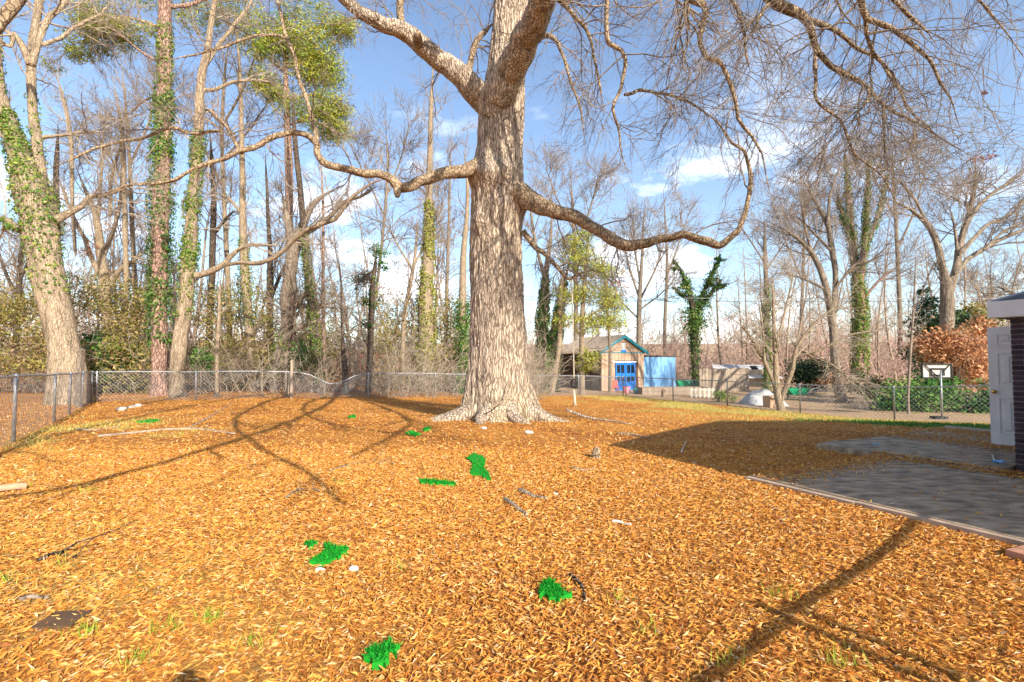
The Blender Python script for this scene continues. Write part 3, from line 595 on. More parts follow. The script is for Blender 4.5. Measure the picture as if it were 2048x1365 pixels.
def blobs(bl, d, size, mbx, cols, wts, asp=.45, clump=26, cs=.35, ddepth=1.0, var=.25):
    for (px, py, rx, ry, n) in bl:
        n = int(n * BOOST); m_ = max(1, n // clump); ctr = pix(px, py, d); Rx, Rz = rx * d / F, ry * d / F
        q = rng.normal(size=(m_, 3)); q = nrm(q) * (rng.random((m_, 1)) ** .4) * np.array([Rx, max(.4, Rx * ddepth), Rz])
        cc = ctr + q; s_ = cs * min(Rx, 1.2)
        c = np.repeat(cc, clump, 0) + rng.normal(size=(m_ * clump, 3)) * s_ * np.array([1, 1, .55])
        c = c[c[:, 2] > gz(c[:, 0], c[:, 1])]
        tone = palette(m_, cols, wts, var); tone = np.repeat(tone, clump, 0)[:len(c)] * rng.uniform(.8, 1.2, (len(c), 1))
        leafq(c, size * rng.uniform(.6, 1.4, len(c)), asp, np.array([0, -.4, .8]), .8, np.clip(tone, 0, 1), mbx)
def tree(name, label, d, paths, bark, n=(7, 6, 4), Ls=(2.0, 1.1, .6), twig=None, ivy=None, fol=None, S=10, K=22, up=.06, t0=.35, ang=.8, group=None, trunk_t0=None, base=None, lsize=.075, cols=None, wts=(3, 3, 2, 1), wand=.2, rmax=.04, rest=None):
    x0 = pix(paths[0][0][0], paths[0][0][1], d); zb = G(x0[0], d)
    root = thing(name, label, 'tree', (x0[0], d, zb), group)
    ps = []
    for i, pp in enumerate(paths):
        ddend = 0 if i == 0 else rng.uniform(-.4, .4) * math.hypot(pp[-1][0] - pp[0][0], pp[-1][1] - pp[0][1]) * d / F
        P, R = path3(pp, d, K, ddend)
        if i == 0:
            P = np.vstack([[[P[0, 0], P[0, 1], zb - .15]], P]) if P[0, 2] > zb else P
            R = np.concatenate([[R[0] * 1.25], R]) if len(R) < len(P) else R
            P = P[:]; KK = len(P)
        P = P + .004 * d / 10 * np.cumsum(rng.normal(size=P.shape), 0) * .3
        m = MB()
        if S >= 12 and d < 30: bark_tube(P, R, len(P), S * 3, .018, 11, 2.4, m, i + int(d), None, (), .22, .5)
        else: m.tubes(P, R, S)
        if i > 0: e = P[0] - (P[1] - P[0]); m.tubes([e, P[0]], np.array([R[0] * .3, R[0]]), S)
        m.build('trunk' if i == 0 else 'limb', bark, root); ps.append((P, R))
    sp_ = stackp(ps, 20)
    if n[0]:
        rmin = .00038 * d
        A0, A1 = sp_
        a, ar = grow(A0, A1, n[0], Ls[0], ang, 6, up, wand, t0, 1., .45, rmin * 1.5, rmax)
        tw = MB().tubes(a, ar, 4)
        if n[1]:
            b, br = grow(a, ar, n[1], Ls[1], .7, 4, up, .2, .2, 1., .6, rmin * 1.1, rmax * .4); tw.tubes(b, br, 3)
            if n[2]: c, cr2 = grow(b, br, max(2, int(n[2] * .8)), Ls[2] * 1.15, .6, 3, up, .2, .1, 1., .7, rmin * .8, rmax * .2); tw.tubes(c, cr2, 3)
        tw.build('twigs', twig or M_twig, root, kind='stuff')
    if ivy:
        iv = MB()
        ivy = [(a_, b_, c_, int(n_ * 2.7), e_, f_) for (a_, b_, c_, n_, e_, f_) in ivy]
        for (pi, f0, f1, nn, spr, cc) in ivy:
            P, R = ps[pi]; kk = len(P) - 1; a, b = int(f0 * kk), max(int(f1 * kk), int(f0 * kk) + 2)
            ivy_on((P[a:b + 1], R[a:b + 1]), nn, iv, lsize, spr, cc)
        iv.build('ivy', M_leaf, root, kind='stuff')
    if fol:
        fo = MB(); blobs([(a_, b_, c_, d_, int(e_ * (1.9 if cols is None else 1))) for (a_, b_, c_, d_, e_) in fol], d, lsize * (1.15 if cols is None else 1), fo, cols or NEED, wts, .2 if cols is None else .45, cs=.24 if cols is None else .35); fo.build('foliage', M_leaf, root, kind='stuff')
    return root
# left of the oak
tree('ivy_clad_tree', 'massive forked tree behind the left fence corner, clad in lime ivy', 18.5,
 [[(138, 752, 84), (128, 690, 74), (112, 620, 72), (98, 560, 72), (88, 500, 74), (78, 440, 84), (66, 390, 84), (48, 340, 56), (32, 290, 44), (14, 240, 36), (0, 180, 26), (-8, 100, 20), (-16, 0, 18), (-20, -100, 14)],
  [(84, 410, 44), (78, 340, 34), (75, 290, 26), (66, 235, 23), (62, 175, 22), (62, 120, 24), (68, 70, 22), (76, 20, 20), (82, -60, 17), (90, -200, 12)],
  [(64, 130, 18), (82, 70, 14), (98, 35, 14), (122, 15, 13), (138, -10, 12), (170, -80, 9)], [(60, 130, 18), (42, 90, 17), (28, 70, 14), (20, 95, 10), (-10, 80, 9)],
  [(85, 90, 12), (120, 78, 10), (150, 55, 9), (200, 30, 7), (225, 0, 6)], [(112, 440, 22), (140, 425, 18), (160, 415, 16), (180, 395, 14), (210, 390, 12), (245, 376, 11), (275, 362, 8)],
  [(40, 460, 22), (10, 440, 16), (-30, 430, 12)], [(85, 275, 12), (110, 272, 9), (160, 265, 7), (205, 264, 5)]],
 M_tan, (9, 7, 5), (2.2, 1.2, .6), M_twig_light, ivy=[(0, .36, .64, 1500, 1.35, IVY), (0, .2, .36, 260, 1.2, IVY), (0, .68, .85, 160, 1.2, IVY), (1, 0, .35, 130, 1.3, IVY), (6, 0, .6, 120, 2.2, IVY)], S=20, K=60, lsize=.085)
tree('pine_tree', 'tall straight pinkish pine trunk with bright green ivy up its left side', 23,
 [[(318, 792, 42), (318, 760, 34), (319, 700, 33), (318, 600, 33), (320, 500, 36), (322, 400, 37), (325, 300, 34), (328, 200, 31), (330, 100, 29), (331, 0, 27), (332, -150, 22), (334, -400, 12)],
  [(330, 60, 9), (290, 45, 8), (250, 35, 7), (210, 60, 6), (150, 90, 4)], [(330, 130, 8), (290, 110, 6), (240, 70, 5), (190, 40, 4)], [(330, 190, 7), (290, 200, 5), (240, 240, 4), (205, 235, 3)], [(335, 15, 10), (380, 10, 9), (430, -10, 7)]],
 M_pine, (12, 6, 4), (2.4, 1.2, .6), M_twig, ivy=[(0, .10, .50, 2600, 1.7, IVYD), (0, .38, .62, 1000, 1.25, IVY)], fol=[(185, 45, 40, 22, 900), (225, 70, 45, 18, 800), (200, 20, 50, 16, 500), (180, 90, 40, 14, 400), (150, 110, 26, 8, 200), (270, 60, 40, 15, 300), (100, 130, 20, 12, 80), (290, -10, 50, 12, 300)], S=16, K=60, lsize=.085, up=-.02, t0=.45)
tree('ivy_clad_tree', 'pale leaning tree with ivy growing close beside the pinkish pine', 22.3,
 [[(356, 796, 42), (355, 760, 34), (358, 700, 32), (366, 640, 32), (372, 590, 32), (380, 500, 28), (386, 400, 24), (393, 320, 22), (398, 240, 21), (400, 190, 19), (404, 150, 18), (416, 100, 14), (424, 40, 12), (440, -60, 10)],
  [(398, 180, 12), (430, 180, 9), (465, 165, 8), (510, 160, 6), (560, 170, 5)], [(404, 140, 12), (430, 100, 9), (470, 50, 8), (500, 10, 6), (520, -50, 5)],
  [(392, 552, 16), (410, 548, 15), (430, 540, 14), (450, 527, 13), (462, 512, 11), (478, 498, 9), (500, 490, 8), (560, 492, 6)], [(444, 530, 9), (480, 526, 9), (520, 527, 10), (545, 518, 10), (570, 500, 10), (590, 478, 10), (612, 462, 10), (640, 450, 9), (670, 440, 9), (700, 400, 7), (740, 370, 5), (800, 350, 3)]],
 M_tan, (9, 6, 4), (2.0, 1.1, .6), M_twig_light, ivy=[(0, .30, .62, 1400, 1.45, IVY), (0, .2, .3, 200, 1.4, IVY)], S=14, K=60, lsize=.08)
tree('sapling', 'thin pale sapling standing behind the back fence post, left of oak', 22.6, [[(434, 790, 9), (434, 700, 9), (437, 640, 8), (438, 590, 6), (442, 540, 4)]], M_tan, (6, 4, 3), (1.0, .6, .4), M_twig_light, S=8)
tree('bare_tree', 'orange leaved background tree between ivy giant and pinkish pine', 30,
 [[(214, 700, 22), (212, 620, 22), (208, 560, 22), (202, 510, 20), (196, 460, 18), (188, 420, 14), (170, 380, 10), (150, 330, 8)], [(205, 560, 14), (180, 510, 12), (170, 480, 10), (140, 420, 8), (115, 350, 6)], [(215, 580, 14), (240, 540, 12), (270, 520, 10), (290, 500, 8)], [(205, 520, 10), (228, 460, 9), (240, 410, 8), (245, 340, 7), (240, 260, 5)], [(196, 450, 9), (200, 380, 8), (205, 300, 6), (210, 220, 4)]],
 M_tan, (9, 7, 5), (2.6, 1.4, .8), M_twig, fol=[(180, 505, 30, 30, 120), (205, 450, 30, 20, 70), (300, 440, 25, 20, 50)], cols=BROWN, lsize=.08)
tree('bare_tree', 'slim dark trunk rising just right of ivy giant', 27, [[(114, 640, 10), (114, 520, 12), (115, 420, 13), (114, 340, 13), (116, 300, 11), (118, 240, 6)]], M_dark, (3, 4, 3), (1.2, .8, .5))
tree('bare_tree', 'bent bare tree with crooked crown left of pinkish pine', 28, [[(250, 700, 12), (252, 560, 12), (250, 430, 12), (248, 330, 11), (246, 280, 10), (238, 220, 8), (225, 150, 6)], [(220, 430, 10), (222, 360, 8), (235, 310, 7), (250, 270, 5)], [(150, 500, 8), (144, 400, 9), (142, 290, 10), (132, 220, 10), (124, 190, 8), (110, 150, 6)]], M_tan, (9, 6, 5), (2.2, 1.3, .7), M_twig_light)
tree('pine_tree', 'pine with yellow green crown above the long low oak limb', 28,
 [[(585, 700, 16), (584, 620, 16), (582, 520, 18), (578, 440, 17), (578, 360, 17), (576, 280, 15), (573, 200, 12), (570, 100, 10), (566, 0, 8)], [(574, 200, 8), (620, 190, 6), (660, 200, 5)], [(574, 150, 7), (540, 120, 5), (500, 80, 4)], [(574, 250, 7), (620, 240, 5), (680, 270, 4)], [(572, 90, 6), (620, 60, 5), (690, 50, 3)]],
 M_pine, (10, 6, 3), (2.0, 1.0, .6), fol=[(610, 90, 60, 30, 1000), (640, 150, 50, 40, 1500), (660, 215, 40, 30, 1000), (625, 110, 60, 40, 1000), (520, 85, 50, 20, 600), (530, 160, 35, 18, 500), (560, 110, 60, 25, 700), (670, 60, 35, 20, 500), (690, 50, 25, 15, 250), (660, 265, 40, 20, 700), (600, 215, 50, 20, 500), (470, 25, 60, 20, 700), (400, 40, 50, 20, 500), (610, 20, 60, 20, 400), (640, 240, 50, 22, 700), (540, 185, 30, 14, 300), (570, 40, 60, 18, 400)], S=10, K=26, lsize=.10, t0=.5, up=-.03)
tree('ivy_clad_tree', 'slender grey trunk with ivy collar behind the fence, next to sapling', 27, [[(502, 740, 15), (500, 690, 16), (496, 620, 20), (492, 570, 20), (488, 500, 19), (486, 430, 15), (486, 360, 13), (484, 280, 11), (482, 190, 9), (478, 110, 7), (470, 20, 5)], [(486, 430, 8), (460, 400, 6), (430, 385, 5)]], M_tan, (10, 6, 4), (2.0, 1.1, .6), ivy=[(0, .16, .42, 420, 1.5, IVY)], K=26)
tree('bare_tree', 'grey tree with big limb bending toward the right, left of oak', 26.5,
 [[(543, 800, 18), (548, 740, 16), (560, 690, 18), (572, 650, 20), (570, 600, 22), (580, 550, 24), (588, 500, 26), (600, 470, 20), (610, 440, 16), (625, 410, 13), (650, 390, 11), (690, 370, 9)], [(585, 500, 16), (575, 440, 14), (570, 400, 10)], [(575, 640, 14), (600, 600, 12), (618, 580, 9)], [(560, 690, 12), (590, 660, 10), (640, 640, 8)], [(604, 470, 13), (640, 450, 11), (665, 430, 10), (690, 405, 8), (720, 395, 6), (760, 370, 4)], [(580, 560, 14), (600, 610, 11), (640, 615, 8), (660, 606, 6)]],
 M_grey, (9, 7, 4), (2.2, 1.3, .7), M_twig, ivy=[(0, .1, .3, 300, 1.7, IVY)], S=12, K=26)
tree('bare_tree', 'dark pine trunk between pink pine and ivied grey trunk', 29, [[(420, 640, 14), (424, 560, 14), (426, 480, 14), (428, 400, 12), (424, 330, 9), (420, 260, 8)], [(426, 470, 8), (450, 440, 7), (470, 420, 5)]], M_dark, (7, 6, 4), (1.8, 1.1, .6))
tree('bare_tree', 'thin dark straight trunk behind the grey limbed tree', 31, [[(540, 640, 14), (540, 580, 15), (540, 500, 10), (536, 440, 8), (534, 380, 6), (530, 300, 4)], [(541, 600, 9), (556, 560, 7), (575, 520, 5)]], M_dark, (8, 6, 4), (1.8, 1, .6))
tree('ivy_clad_tree', 'dark slanting trunk wrapped in ivy near far brick house', 26, [[(638, 790, 20), (634, 740, 20), (630, 690, 18), (624, 620, 16), (616, 560, 15), (610, 500, 14), (606, 440, 13), (600, 370, 12), (592, 300, 11), (588, 240, 9), (586, 160, 6)]], M_dark, (9, 6, 4), (2.0, 1.1, .6), ivy=[(0, .05, .55, 1100, 1.5, IVY)], K=26)
tree('bare_tree', 'thin reddish trunk beside the slanting ivied trunk', 27, [[(648, 770, 7), (648, 700, 7), (646, 600, 7), (647, 500, 6), (646, 400, 5), (640, 300, 4)]], M_pine, (9, 6, 4), (1.6, .9, .5))
tree('cedar_tree', 'young dark cedar with a green tip left of oak', 27, [[(736, 790, 13), (740, 720, 12), (742, 650, 12), (744, 580, 11), (750, 530, 8), (754, 490, 5)], [(748, 540, 6), (735, 550, 5), (715, 565, 4)]], M_dark, (14, 6, 3), (1.1, .6, .4), M_twig, fol=[(755, 510, 18, 22, 320), (730, 560, 24, 14, 380), (765, 530, 14, 12, 150), (742, 600, 16, 24, 200), (735, 660, 12, 40, 140)], cols=IVYD, t0=.2, lsize=.07)
tree('bare_tree', 'spindly dark tree at the gap in the back fence', 25, [[(692, 790, 14), (690, 740, 13), (686, 690, 8), (684, 630, 5), (682, 560, 4), (676, 500, 3)]], M_dark, (12, 7, 4), (1.6, .9, .5), t0=.2)
tree('bare_tree', 'slim pale crooked tree between the cedar and ivy column', 30, [[(806, 760, 8), (806, 690, 9), (808, 640, 9), (818, 580, 8), (826, 540, 7), (832, 490, 5), (834, 430, 4)], [(826, 540, 5), (800, 500, 4), (770, 450, 3), (720, 430, 2)], [(828, 530, 5), (850, 490, 4), (880, 450, 3)]], M_tan, (12, 7, 4), (2.2, 1.2, .7))
tree('ivy_clad_tree', 'straight tree column wrapped in yellow green ivy left of oak', 30,
 [[(852, 740, 30), (852, 680, 32), (852, 600, 30), (855, 540, 24), (857, 480, 18), (858, 400, 14), (860, 320, 12), (862, 240, 9), (864, 180, 7), (868, 100, 5)]], M_tan, (12, 7, 5), (2.6, 1.4, .8), M_twig, ivy=[(0, 0, .55, 2600, 1.4, [(.30, .32, .05), (.38, .36, .08), (.18, .24, .03), (.42, .34, .12)])], K=26, lsize=.09)
tree('ivy_clad_tree', 'tree half hidden behind the oak trunk with ivy below', 29, [[(926, 780, 14), (928, 700, 14), (926, 640, 15), (926, 560, 14), (928, 500, 12), (934, 440, 9), (936, 380, 8), (930, 300, 6)]], M_tan, (9, 6, 4), (2, 1.2, .6), ivy=[(0, .02, .42, 1700, 2.7, IVYD)], K=26, lsize=.09)
tree('bare_tree', 'bare pale tree directly behind the oak on its left, high fine crown', 33, [[(745, 640, 6), (760, 520, 6), (770, 420, 6), (775, 330, 5), (770, 240, 4)], [(770, 400, 4), (800, 320, 3), (820, 240, 3)], [(768, 430, 4), (735, 360, 3), (700, 290, 3)]], M_grey, (14, 7, 5), (3, 1.6, .9))
# right of the oak
tree('ivy_clad_tree', 'slim bright ivy column immediately right of oak trunk', 33, [[(1084, 770, 24), (1084, 700, 24), (1085, 640, 22), (1088, 590, 18), (1092, 540, 12), (1100, 480, 7), (1104, 400, 5)], [(1090, 560, 8), (1070, 480, 6), (1060, 400, 5)]], M_grey, (10, 7, 5), (2.6, 1.4, .8), ivy=[(0, 0, .62, 1900, 1.3, IVYD)], K=24, lsize=.095)
tree('ivy_clad_tree', 'bushy dark ivy column, second to the right of oak', 33.6, [[(1102, 780, 24), (1104, 720, 26), (1110, 670, 24), (1118, 620, 16), (1128, 570, 10), (1140, 520, 6)]], M_grey, (6, 5, 4), (2, 1.2, .7), ivy=[(0, 0, .85, 2000, 1.4, IVYD)], K=24, lsize=.095)
tree('bare_tree', 'pale bare trunk in front of the brown carport', 31, [[(1104, 782, 12), (1110, 750, 10), (1118, 700, 10), (1121, 650, 9), (1122, 590, 7), (1130, 520, 5)]], M_tan, (9, 6, 4), (1.6, .9, .5), t0=.5)
tree('pine_tree', 'airy yellow green pine standing before the tan shed', 31,
 [[(1165, 780, 11), (1164, 720, 10), (1164, 650, 10), (1168, 580, 9), (1172, 520, 7), (1178, 460, 5)], [(1168, 640, 5), (1200, 620, 4), (1240, 610, 3)], [(1166, 690, 4), (1190, 715, 3)], [(1170, 560, 5), (1140, 530, 4), (1120, 500, 3)]],
 M_tan, (14, 6, 3), (1.6, .9, .5), M_twig, fol=[(1165, 520, 45, 28, 750), (1150, 490, 30, 20, 420), (1195, 590, 45, 26, 560), (1215, 640, 45, 24, 560), (1180, 650, 30, 26, 420), (1175, 720, 24, 26, 420), (1145, 590, 40, 24, 420), (1200, 545, 40, 16, 300), (1230, 610, 26, 14, 180), (1180, 470, 30, 12, 200), (1130, 640, 30, 22, 240)], lsize=.10, t0=.25, wts=(3, 4, 1, 2))
tree('bare_tree', 'brown leaved slender tree right behind the yellow green pine', 34, [[(1220, 700, 6), (1215, 620, 6), (1210, 560, 5), (1200, 500, 4)]], M_grey, (9, 7, 4), (2.0, 1.1, .6), fol=[(1190, 560, 50, 30, 340), (1235, 570, 24, 30, 160), (1160, 585, 40, 20, 240)], cols=BROWN, lsize=.085)
tree('bare_tree', 'fan shaped bare tree behind the shed gable', 46, [[(1277, 720, 10), (1278, 660, 10), (1279, 610, 10), (1281, 570, 8), (1284, 520, 6), (1287, 460, 4), (1290, 400, 3)], [(1280, 600, 5), (1260, 540, 4), (1245, 480, 3)], [(1280, 600, 5), (1310, 540, 4), (1330, 480, 3)], [(1279, 620, 4), (1320, 590, 3), (1350, 560, 2)], [(1279, 640, 4), (1240, 600, 3), (1220, 560, 2)], [(1281, 570, 5), (1270, 500, 4), (1265, 430, 3)]], M_grey, (12, 7, 5), (3.2, 1.7, .9), K=24)
tree('ivy_clad_tree', 'forked dark green ivy tree rising beyond the pale blue wall', 43,
 [[(1392, 765, 12), (1390, 720, 14), (1389, 680, 16), (1389, 640, 18), (1384, 600, 12), (1372, 560, 8), (1358, 535, 5), (1348, 520, 3)], [(1390, 640, 14), (1402, 600, 9), (1418, 560, 7), (1432, 530, 5), (1440, 508, 3)], [(1402, 610, 8), (1425, 585, 6), (1442, 560, 4)], [(1382, 600, 7), (1362, 590, 5), (1345, 575, 3)]],
 M_dark, (5, 5, 3), (1.6, 1, .6), ivy=[(0, 0, .6, 420, 1.5, IVYD), (0, .5, 1, 400, 2.2, IVYD), (1, 0, 1, 450, 2.2, IVYD), (2, 0, 1, 200, 2.4, IVYD), (3, 0, 1, 120, 2.4, IVYD)], K=24, lsize=.13, fol=[(1388, 640, 20, 40, 500), (1405, 600, 16, 20, 260), (1425, 560, 12, 20, 200), (1440, 525, 8, 12, 90), (1440, 575, 10, 10, 90), (1368, 575, 12, 16, 140), (1352, 535, 8, 10, 80), (1392, 690, 14, 30, 120)], cols=[(.09, .17, .03), (.16, .24, .05), (.05, .11, .02), (.24, .28, .07)])
tree('bare_tree', 'small pale multi stemmed tree at the right fence', 21.8,
 [[(1562, 816, 18), (1556, 795, 16), (1553, 770, 15), (1552, 730, 11), (1550, 690, 10), (1548, 640, 7), (1546, 590, 5), (1545, 540, 4)], [(1552, 775, 12), (1540, 748, 9), (1528, 722, 8), (1512, 695, 7), (1495, 665, 5), (1470, 640, 3)], [(1562, 800, 12), (1574, 770, 11), (1585, 740, 10), (1592, 700, 8), (1610, 670, 6), (1650, 630, 5), (1690, 600, 3)], [(1588, 715, 6), (1640, 700, 5), (1700, 670, 5), (1770, 660, 3)], [(1600, 700, 5), (1650, 720, 4), (1690, 750, 4), (1740, 780, 3)], [(1551, 700, 6), (1565, 640, 5), (1580, 580, 4), (1590, 530, 3)], [(1530, 725, 5), (1525, 660, 4), (1515, 600, 3)], [(1605, 705, 4), (1660, 740, 4), (1700, 775, 3)]],
 M_tan, (11, 6, 4), (1.3, .7, .4), M_twig_light, S=10, up=.02)
tree('ivy_clad_tree', 'thin straight ivied trunk just behind the pale multi stemmed tree', 38, [[(1534, 775, 12), (1534, 700, 12), (1534, 620, 12), (1533, 560, 10), (1531, 520, 9), (1530, 470, 6), (1528, 420, 4)], [(1532, 540, 4), (1560, 500, 3), (1580, 470, 2)], [(1532, 530, 4), (1500, 480, 3), (1480, 450, 2)]], M_grey, (10, 7, 4), (2.4, 1.3, .7), ivy=[(0, .02, .6, 900, 1.5, IVY)], lsize=.1)
tree('bare_tree', 'stout tree with grey brown trunk behind the right fence, spreading bare crown', 27,
 [[(1684, 800, 26), (1678, 780, 22), (1672, 740, 20), (1667, 690, 17), (1665, 650, 17), (1656, 600, 15), (1650, 570, 15), (1640, 540, 13), (1622, 505, 12), (1600, 480, 10), (1570, 460, 7), (1530, 440, 5)], [(1665, 640, 13), (1670, 590, 13), (1670, 540, 12), (1662, 490, 12), (1655, 450, 11), (1640, 420, 9), (1625, 395, 7), (1600, 350, 5)], [(1655, 450, 8), (1660, 390, 6), (1680, 330, 4)], [(1622, 505, 7), (1610, 460, 5), (1600, 400, 4)], [(1668, 580, 7), (1700, 540, 6), (1740, 500, 4)], [(1660, 500, 7), (1630, 470, 5), (1590, 430, 4)], [(1652, 580, 7), (1600, 555, 5), (1550, 545, 3)], [(1625, 395, 5), (1640, 340, 4), (1650, 280, 3)]],
 M_grey, (10, 7, 6), (2.6, 1.5, .8), M_twig, S=12, K=26, fol=[(1650, 760, 20, 14, 60)], cols=BROWN)
tree('ivy_clad_tree', 'broad old tree with several ivy clad stems left of grey forked tree', 36,
 [[(1718, 790, 30), (1720, 700, 30), (1722, 640, 28), (1720, 590, 26), (1712, 540, 20), (1704, 480, 16), (1698, 420, 14), (1694, 360, 10), (1690, 310, 6)], [(1720, 560, 18), (1728, 500, 14), (1732, 440, 11), (1735, 380, 9), (1738, 320, 5)], [(1728, 500, 10), (1750, 450, 9), (1765, 400, 7), (1775, 350, 5)], [(1704, 480, 10), (1685, 430, 8), (1672, 380, 5)], [(1725, 600, 7), (1760, 560, 6), (1800, 530, 4)]],
 M_pine, (10, 7, 5), (3.2, 1.7, .9), M_twig, ivy=[(0, 0, .5, 2300, 1.35, IVY), (0, .5, 1, 900, 1.5, IVY), (1, 0, 1, 900, 1.6, IVY), (2, 0, 1, 500, 1.8, IVYD), (3, 0, .8, 400, 2.2, IVYD)], S=12, K=26, lsize=.10)
tree('bare_tree', 'big smooth grey forked tree beside the house eave', 24,
 [[(1893, 832, 34), (1894, 770, 31), (1894, 700, 31), (1893, 640, 31), (1894, 600, 31), (1892, 570, 26), (1884, 535, 17), (1876, 500, 16), (1866, 470, 15), (1850, 445, 13), (1820, 420, 9), (1780, 400, 7), (1750, 392, 5)],
  [(1896, 590, 22), (1906, 560, 19), (1914, 530, 18), (1918, 500, 17), (1928, 460, 15), (1938, 430, 13), (1946, 390, 9), (1950, 350, 7), (1950, 310, 5)], [(1922, 505, 12), (1950, 475, 11), (1975, 450, 10), (2000, 440, 9), (2030, 425, 8), (2060, 380, 7)], [(1912, 545, 14), (1935, 520, 13), (1965, 500, 12), (2000, 480, 11), (2060, 455, 9)],
  [(1932, 450, 12), (1950, 420, 11), (1980, 390, 9), (2010, 370, 8), (2070, 330, 6)], [(1914, 500, 8), (1912, 465, 7), (1908, 440, 5), (1900, 415, 4)], [(1852, 445, 8), (1830, 400, 7), (1805, 370, 5), (1780, 350, 4)], [(1968, 500, 8), (2010, 462, 7), (2060, 440, 5)], [(1938, 428, 8), (1930, 400, 5)]],
 M_grey, (9, 7, 5), (2.4, 1.3, .7), M_twig, S=16, K=28, fol=[(1965, 320, 16, 10, 60), (1985, 180, 8, 14, 30)], cols=[(.4, .1, .06), (.5, .16, .1), (.3, .08, .05), (.5, .2, .1)])
tree('sapling', 'thin upright sapling left of the basketball hoop', 21, [[(1816, 800, 6), (1820, 720, 6), (1826, 640, 5), (1830, 570, 4), (1832, 500, 3)], [(1828, 620, 3), (1850, 570, 2), (1870, 520, 2)]], M_twig, (9, 5, 3), (1.1, .6, .4), S=6)
tree('bare_tree', 'rounded bare tree in the distance above the house eave', 60, [[(1985, 690, 8), (1985, 640, 8), (1984, 600, 7), (1982, 570, 5), (1980, 530, 3)], [(1984, 610, 4), (1960, 580, 3), (1940, 560, 2)], [(1984, 610, 4), (2010, 575, 3), (2030, 545, 2)]], M_grey, (12, 7, 6), (3.4, 2.0, 1.1))
tree('bare_tree', 'leaning dark bough tree behind the house at right edge', 30, [[(2110, 760, 24), (2090, 640, 20), (2060, 600, 16), (2035, 615, 12), (2010, 635, 8)], [(2080, 630, 10), (2030, 590, 7), (1990, 570, 4)]], M_dark, (8, 6, 4), (2, 1.1, .6))
tree('bare_tree', 'tall bare tree far behind the fan shaped one', 58, [[(1330, 740, 7), (1330, 640, 7), (1334, 540, 6), (1330, 440, 4), (1326, 380, 3)], [(1332, 560, 4), (1360, 480, 3), (1380, 420, 2)]], M_grey, (16, 8, 5), (4, 2, 1.1))
tree('bare_tree', 'misty bare tree left of the stout spreading tree, far back', 62, [[(1600, 740, 8), (1602, 640, 8), (1606, 540, 6), (1608, 440, 5), (1606, 360, 3)], [(1604, 560, 4), (1570, 480, 3), (1550, 420, 2)], [(1604, 540, 4), (1640, 470, 3), (1650, 400, 2)]], M_grey, (16, 8, 6), (4.4, 2.2, 1.2))
tree('bare_tree', 'very tall bare tree filling sky right of ivy clad stems', 55, [[(1800, 740, 12), (1800, 640, 11), (1795, 520, 10), (1790, 420, 8), (1785, 330, 6), (1780, 250, 4)], [(1794, 500, 6), (1830, 420, 5), (1850, 340, 3)], [(1792, 440, 5), (1750, 360, 4), (1730, 280, 3)], [(1788, 380, 4), (1820, 300, 3), (1830, 240, 2)]], M_grey, (10, 6, 4), (4, 2.2, 1.2))
tree('bare_tree', 'tall bare tree whose fine crown shows right of the oak, above shed', 50, [[(1150, 740, 9), (1152, 620, 9), (1150, 520, 8), (1146, 420, 6), (1140, 340, 4)], [(1150, 500, 5), (1180, 420, 4), (1200, 350, 3)], [(1148, 460, 4), (1110, 390, 3), (1090, 330, 2)]], M_grey, (15, 8, 6), (4.2, 2.2, 1.2))
tree('bare_tree', 'tall bare tree whose crown shows between the ivy column and oak', 44, [[(890, 740, 8), (892, 640, 8), (895, 540, 7), (898, 440, 6), (900, 340, 4), (905, 250, 3)], [(896, 500, 4), (870, 420, 3), (840, 350, 2)]], M_grey, (15, 8, 5), (3.8, 2, 1.1))
tree('bare_tree', 'bare tree with forked crown left edge behind ivy giant', 32, [[(30, 740, 14), (34, 640, 14), (40, 540, 12), (48, 460, 10), (56, 380, 7)], [(36, 600, 9), (10, 540, 8), (-10, 480, 6)], [(40, 560, 8), (70, 500, 7), (100, 460, 5)]], M_dark, (12, 7, 5), (2.6, 1.4, .8), fol=[(50, 610, 20, 20, 60)], cols=BROWN)
tree('bare_tree', 'tall pale bare tree behind the pinkish pine, high spreading limbs', 33, [[(275, 740, 12), (272, 620, 12), (266, 500, 11), (262, 400, 10), (258, 300, 8), (250, 200, 6), (240, 100, 4)], [(262, 400, 7), (230, 330, 6), (200, 280, 4)], [(260, 330, 6), (300, 240, 5), (310, 160, 3)]], M_tan, (14, 8, 5), (3.2, 1.7, .9))
tree('bare_tree', 'bare tree crowding upper left sky right of the leaning pale tree', 31, [[(460, 740, 12), (458, 620, 12), (452, 480, 10), (446, 360, 9), (444, 240, 8), (450, 140, 6), (462, 40, 4)], [(448, 380, 6), (410, 300, 5), (380, 220, 3)], [(446, 250, 6), (490, 170, 5), (520, 80, 3)], [(446, 320, 5), (500, 260, 4), (540, 200, 3)]], M_tan, (14, 8, 5), (3.0, 1.6, .9))

# ---------------------------------------------------------------- undergrowth, shrubs, far wood
OLIVE = [(.28, .24, .05), (.36, .28, .08), (.16, .17, .03), (.40, .28, .13)]
ug = MB()
for (x0, x1, y0, y1, d, n) in ((-60, 120, 570, 735, 24, 2600), (170, 300, 560, 770, 25, 3600), (390, 560, 560, 770, 28, 3800), (560, 690, 560, 740, 31, 1900), (760, 940, 590, 770, 31, 3800), (1040, 1085, 660, 770, 38, 300)):
    for k in range(int(n // 50)):
        px, py = rng.uniform(x0, x1), y1 - (y1 - y0) * rng.random() ** 1.5; blobs([(px, py, 26, 24, 130)], d + rng.uniform(-1.5, 2), .085, ug, OLIVE + [(.30, .19, .10)], (3, 3, 3, 2, 2), .38, 13, .5)
ug.build('undergrowth', M_leaf, kind='stuff')
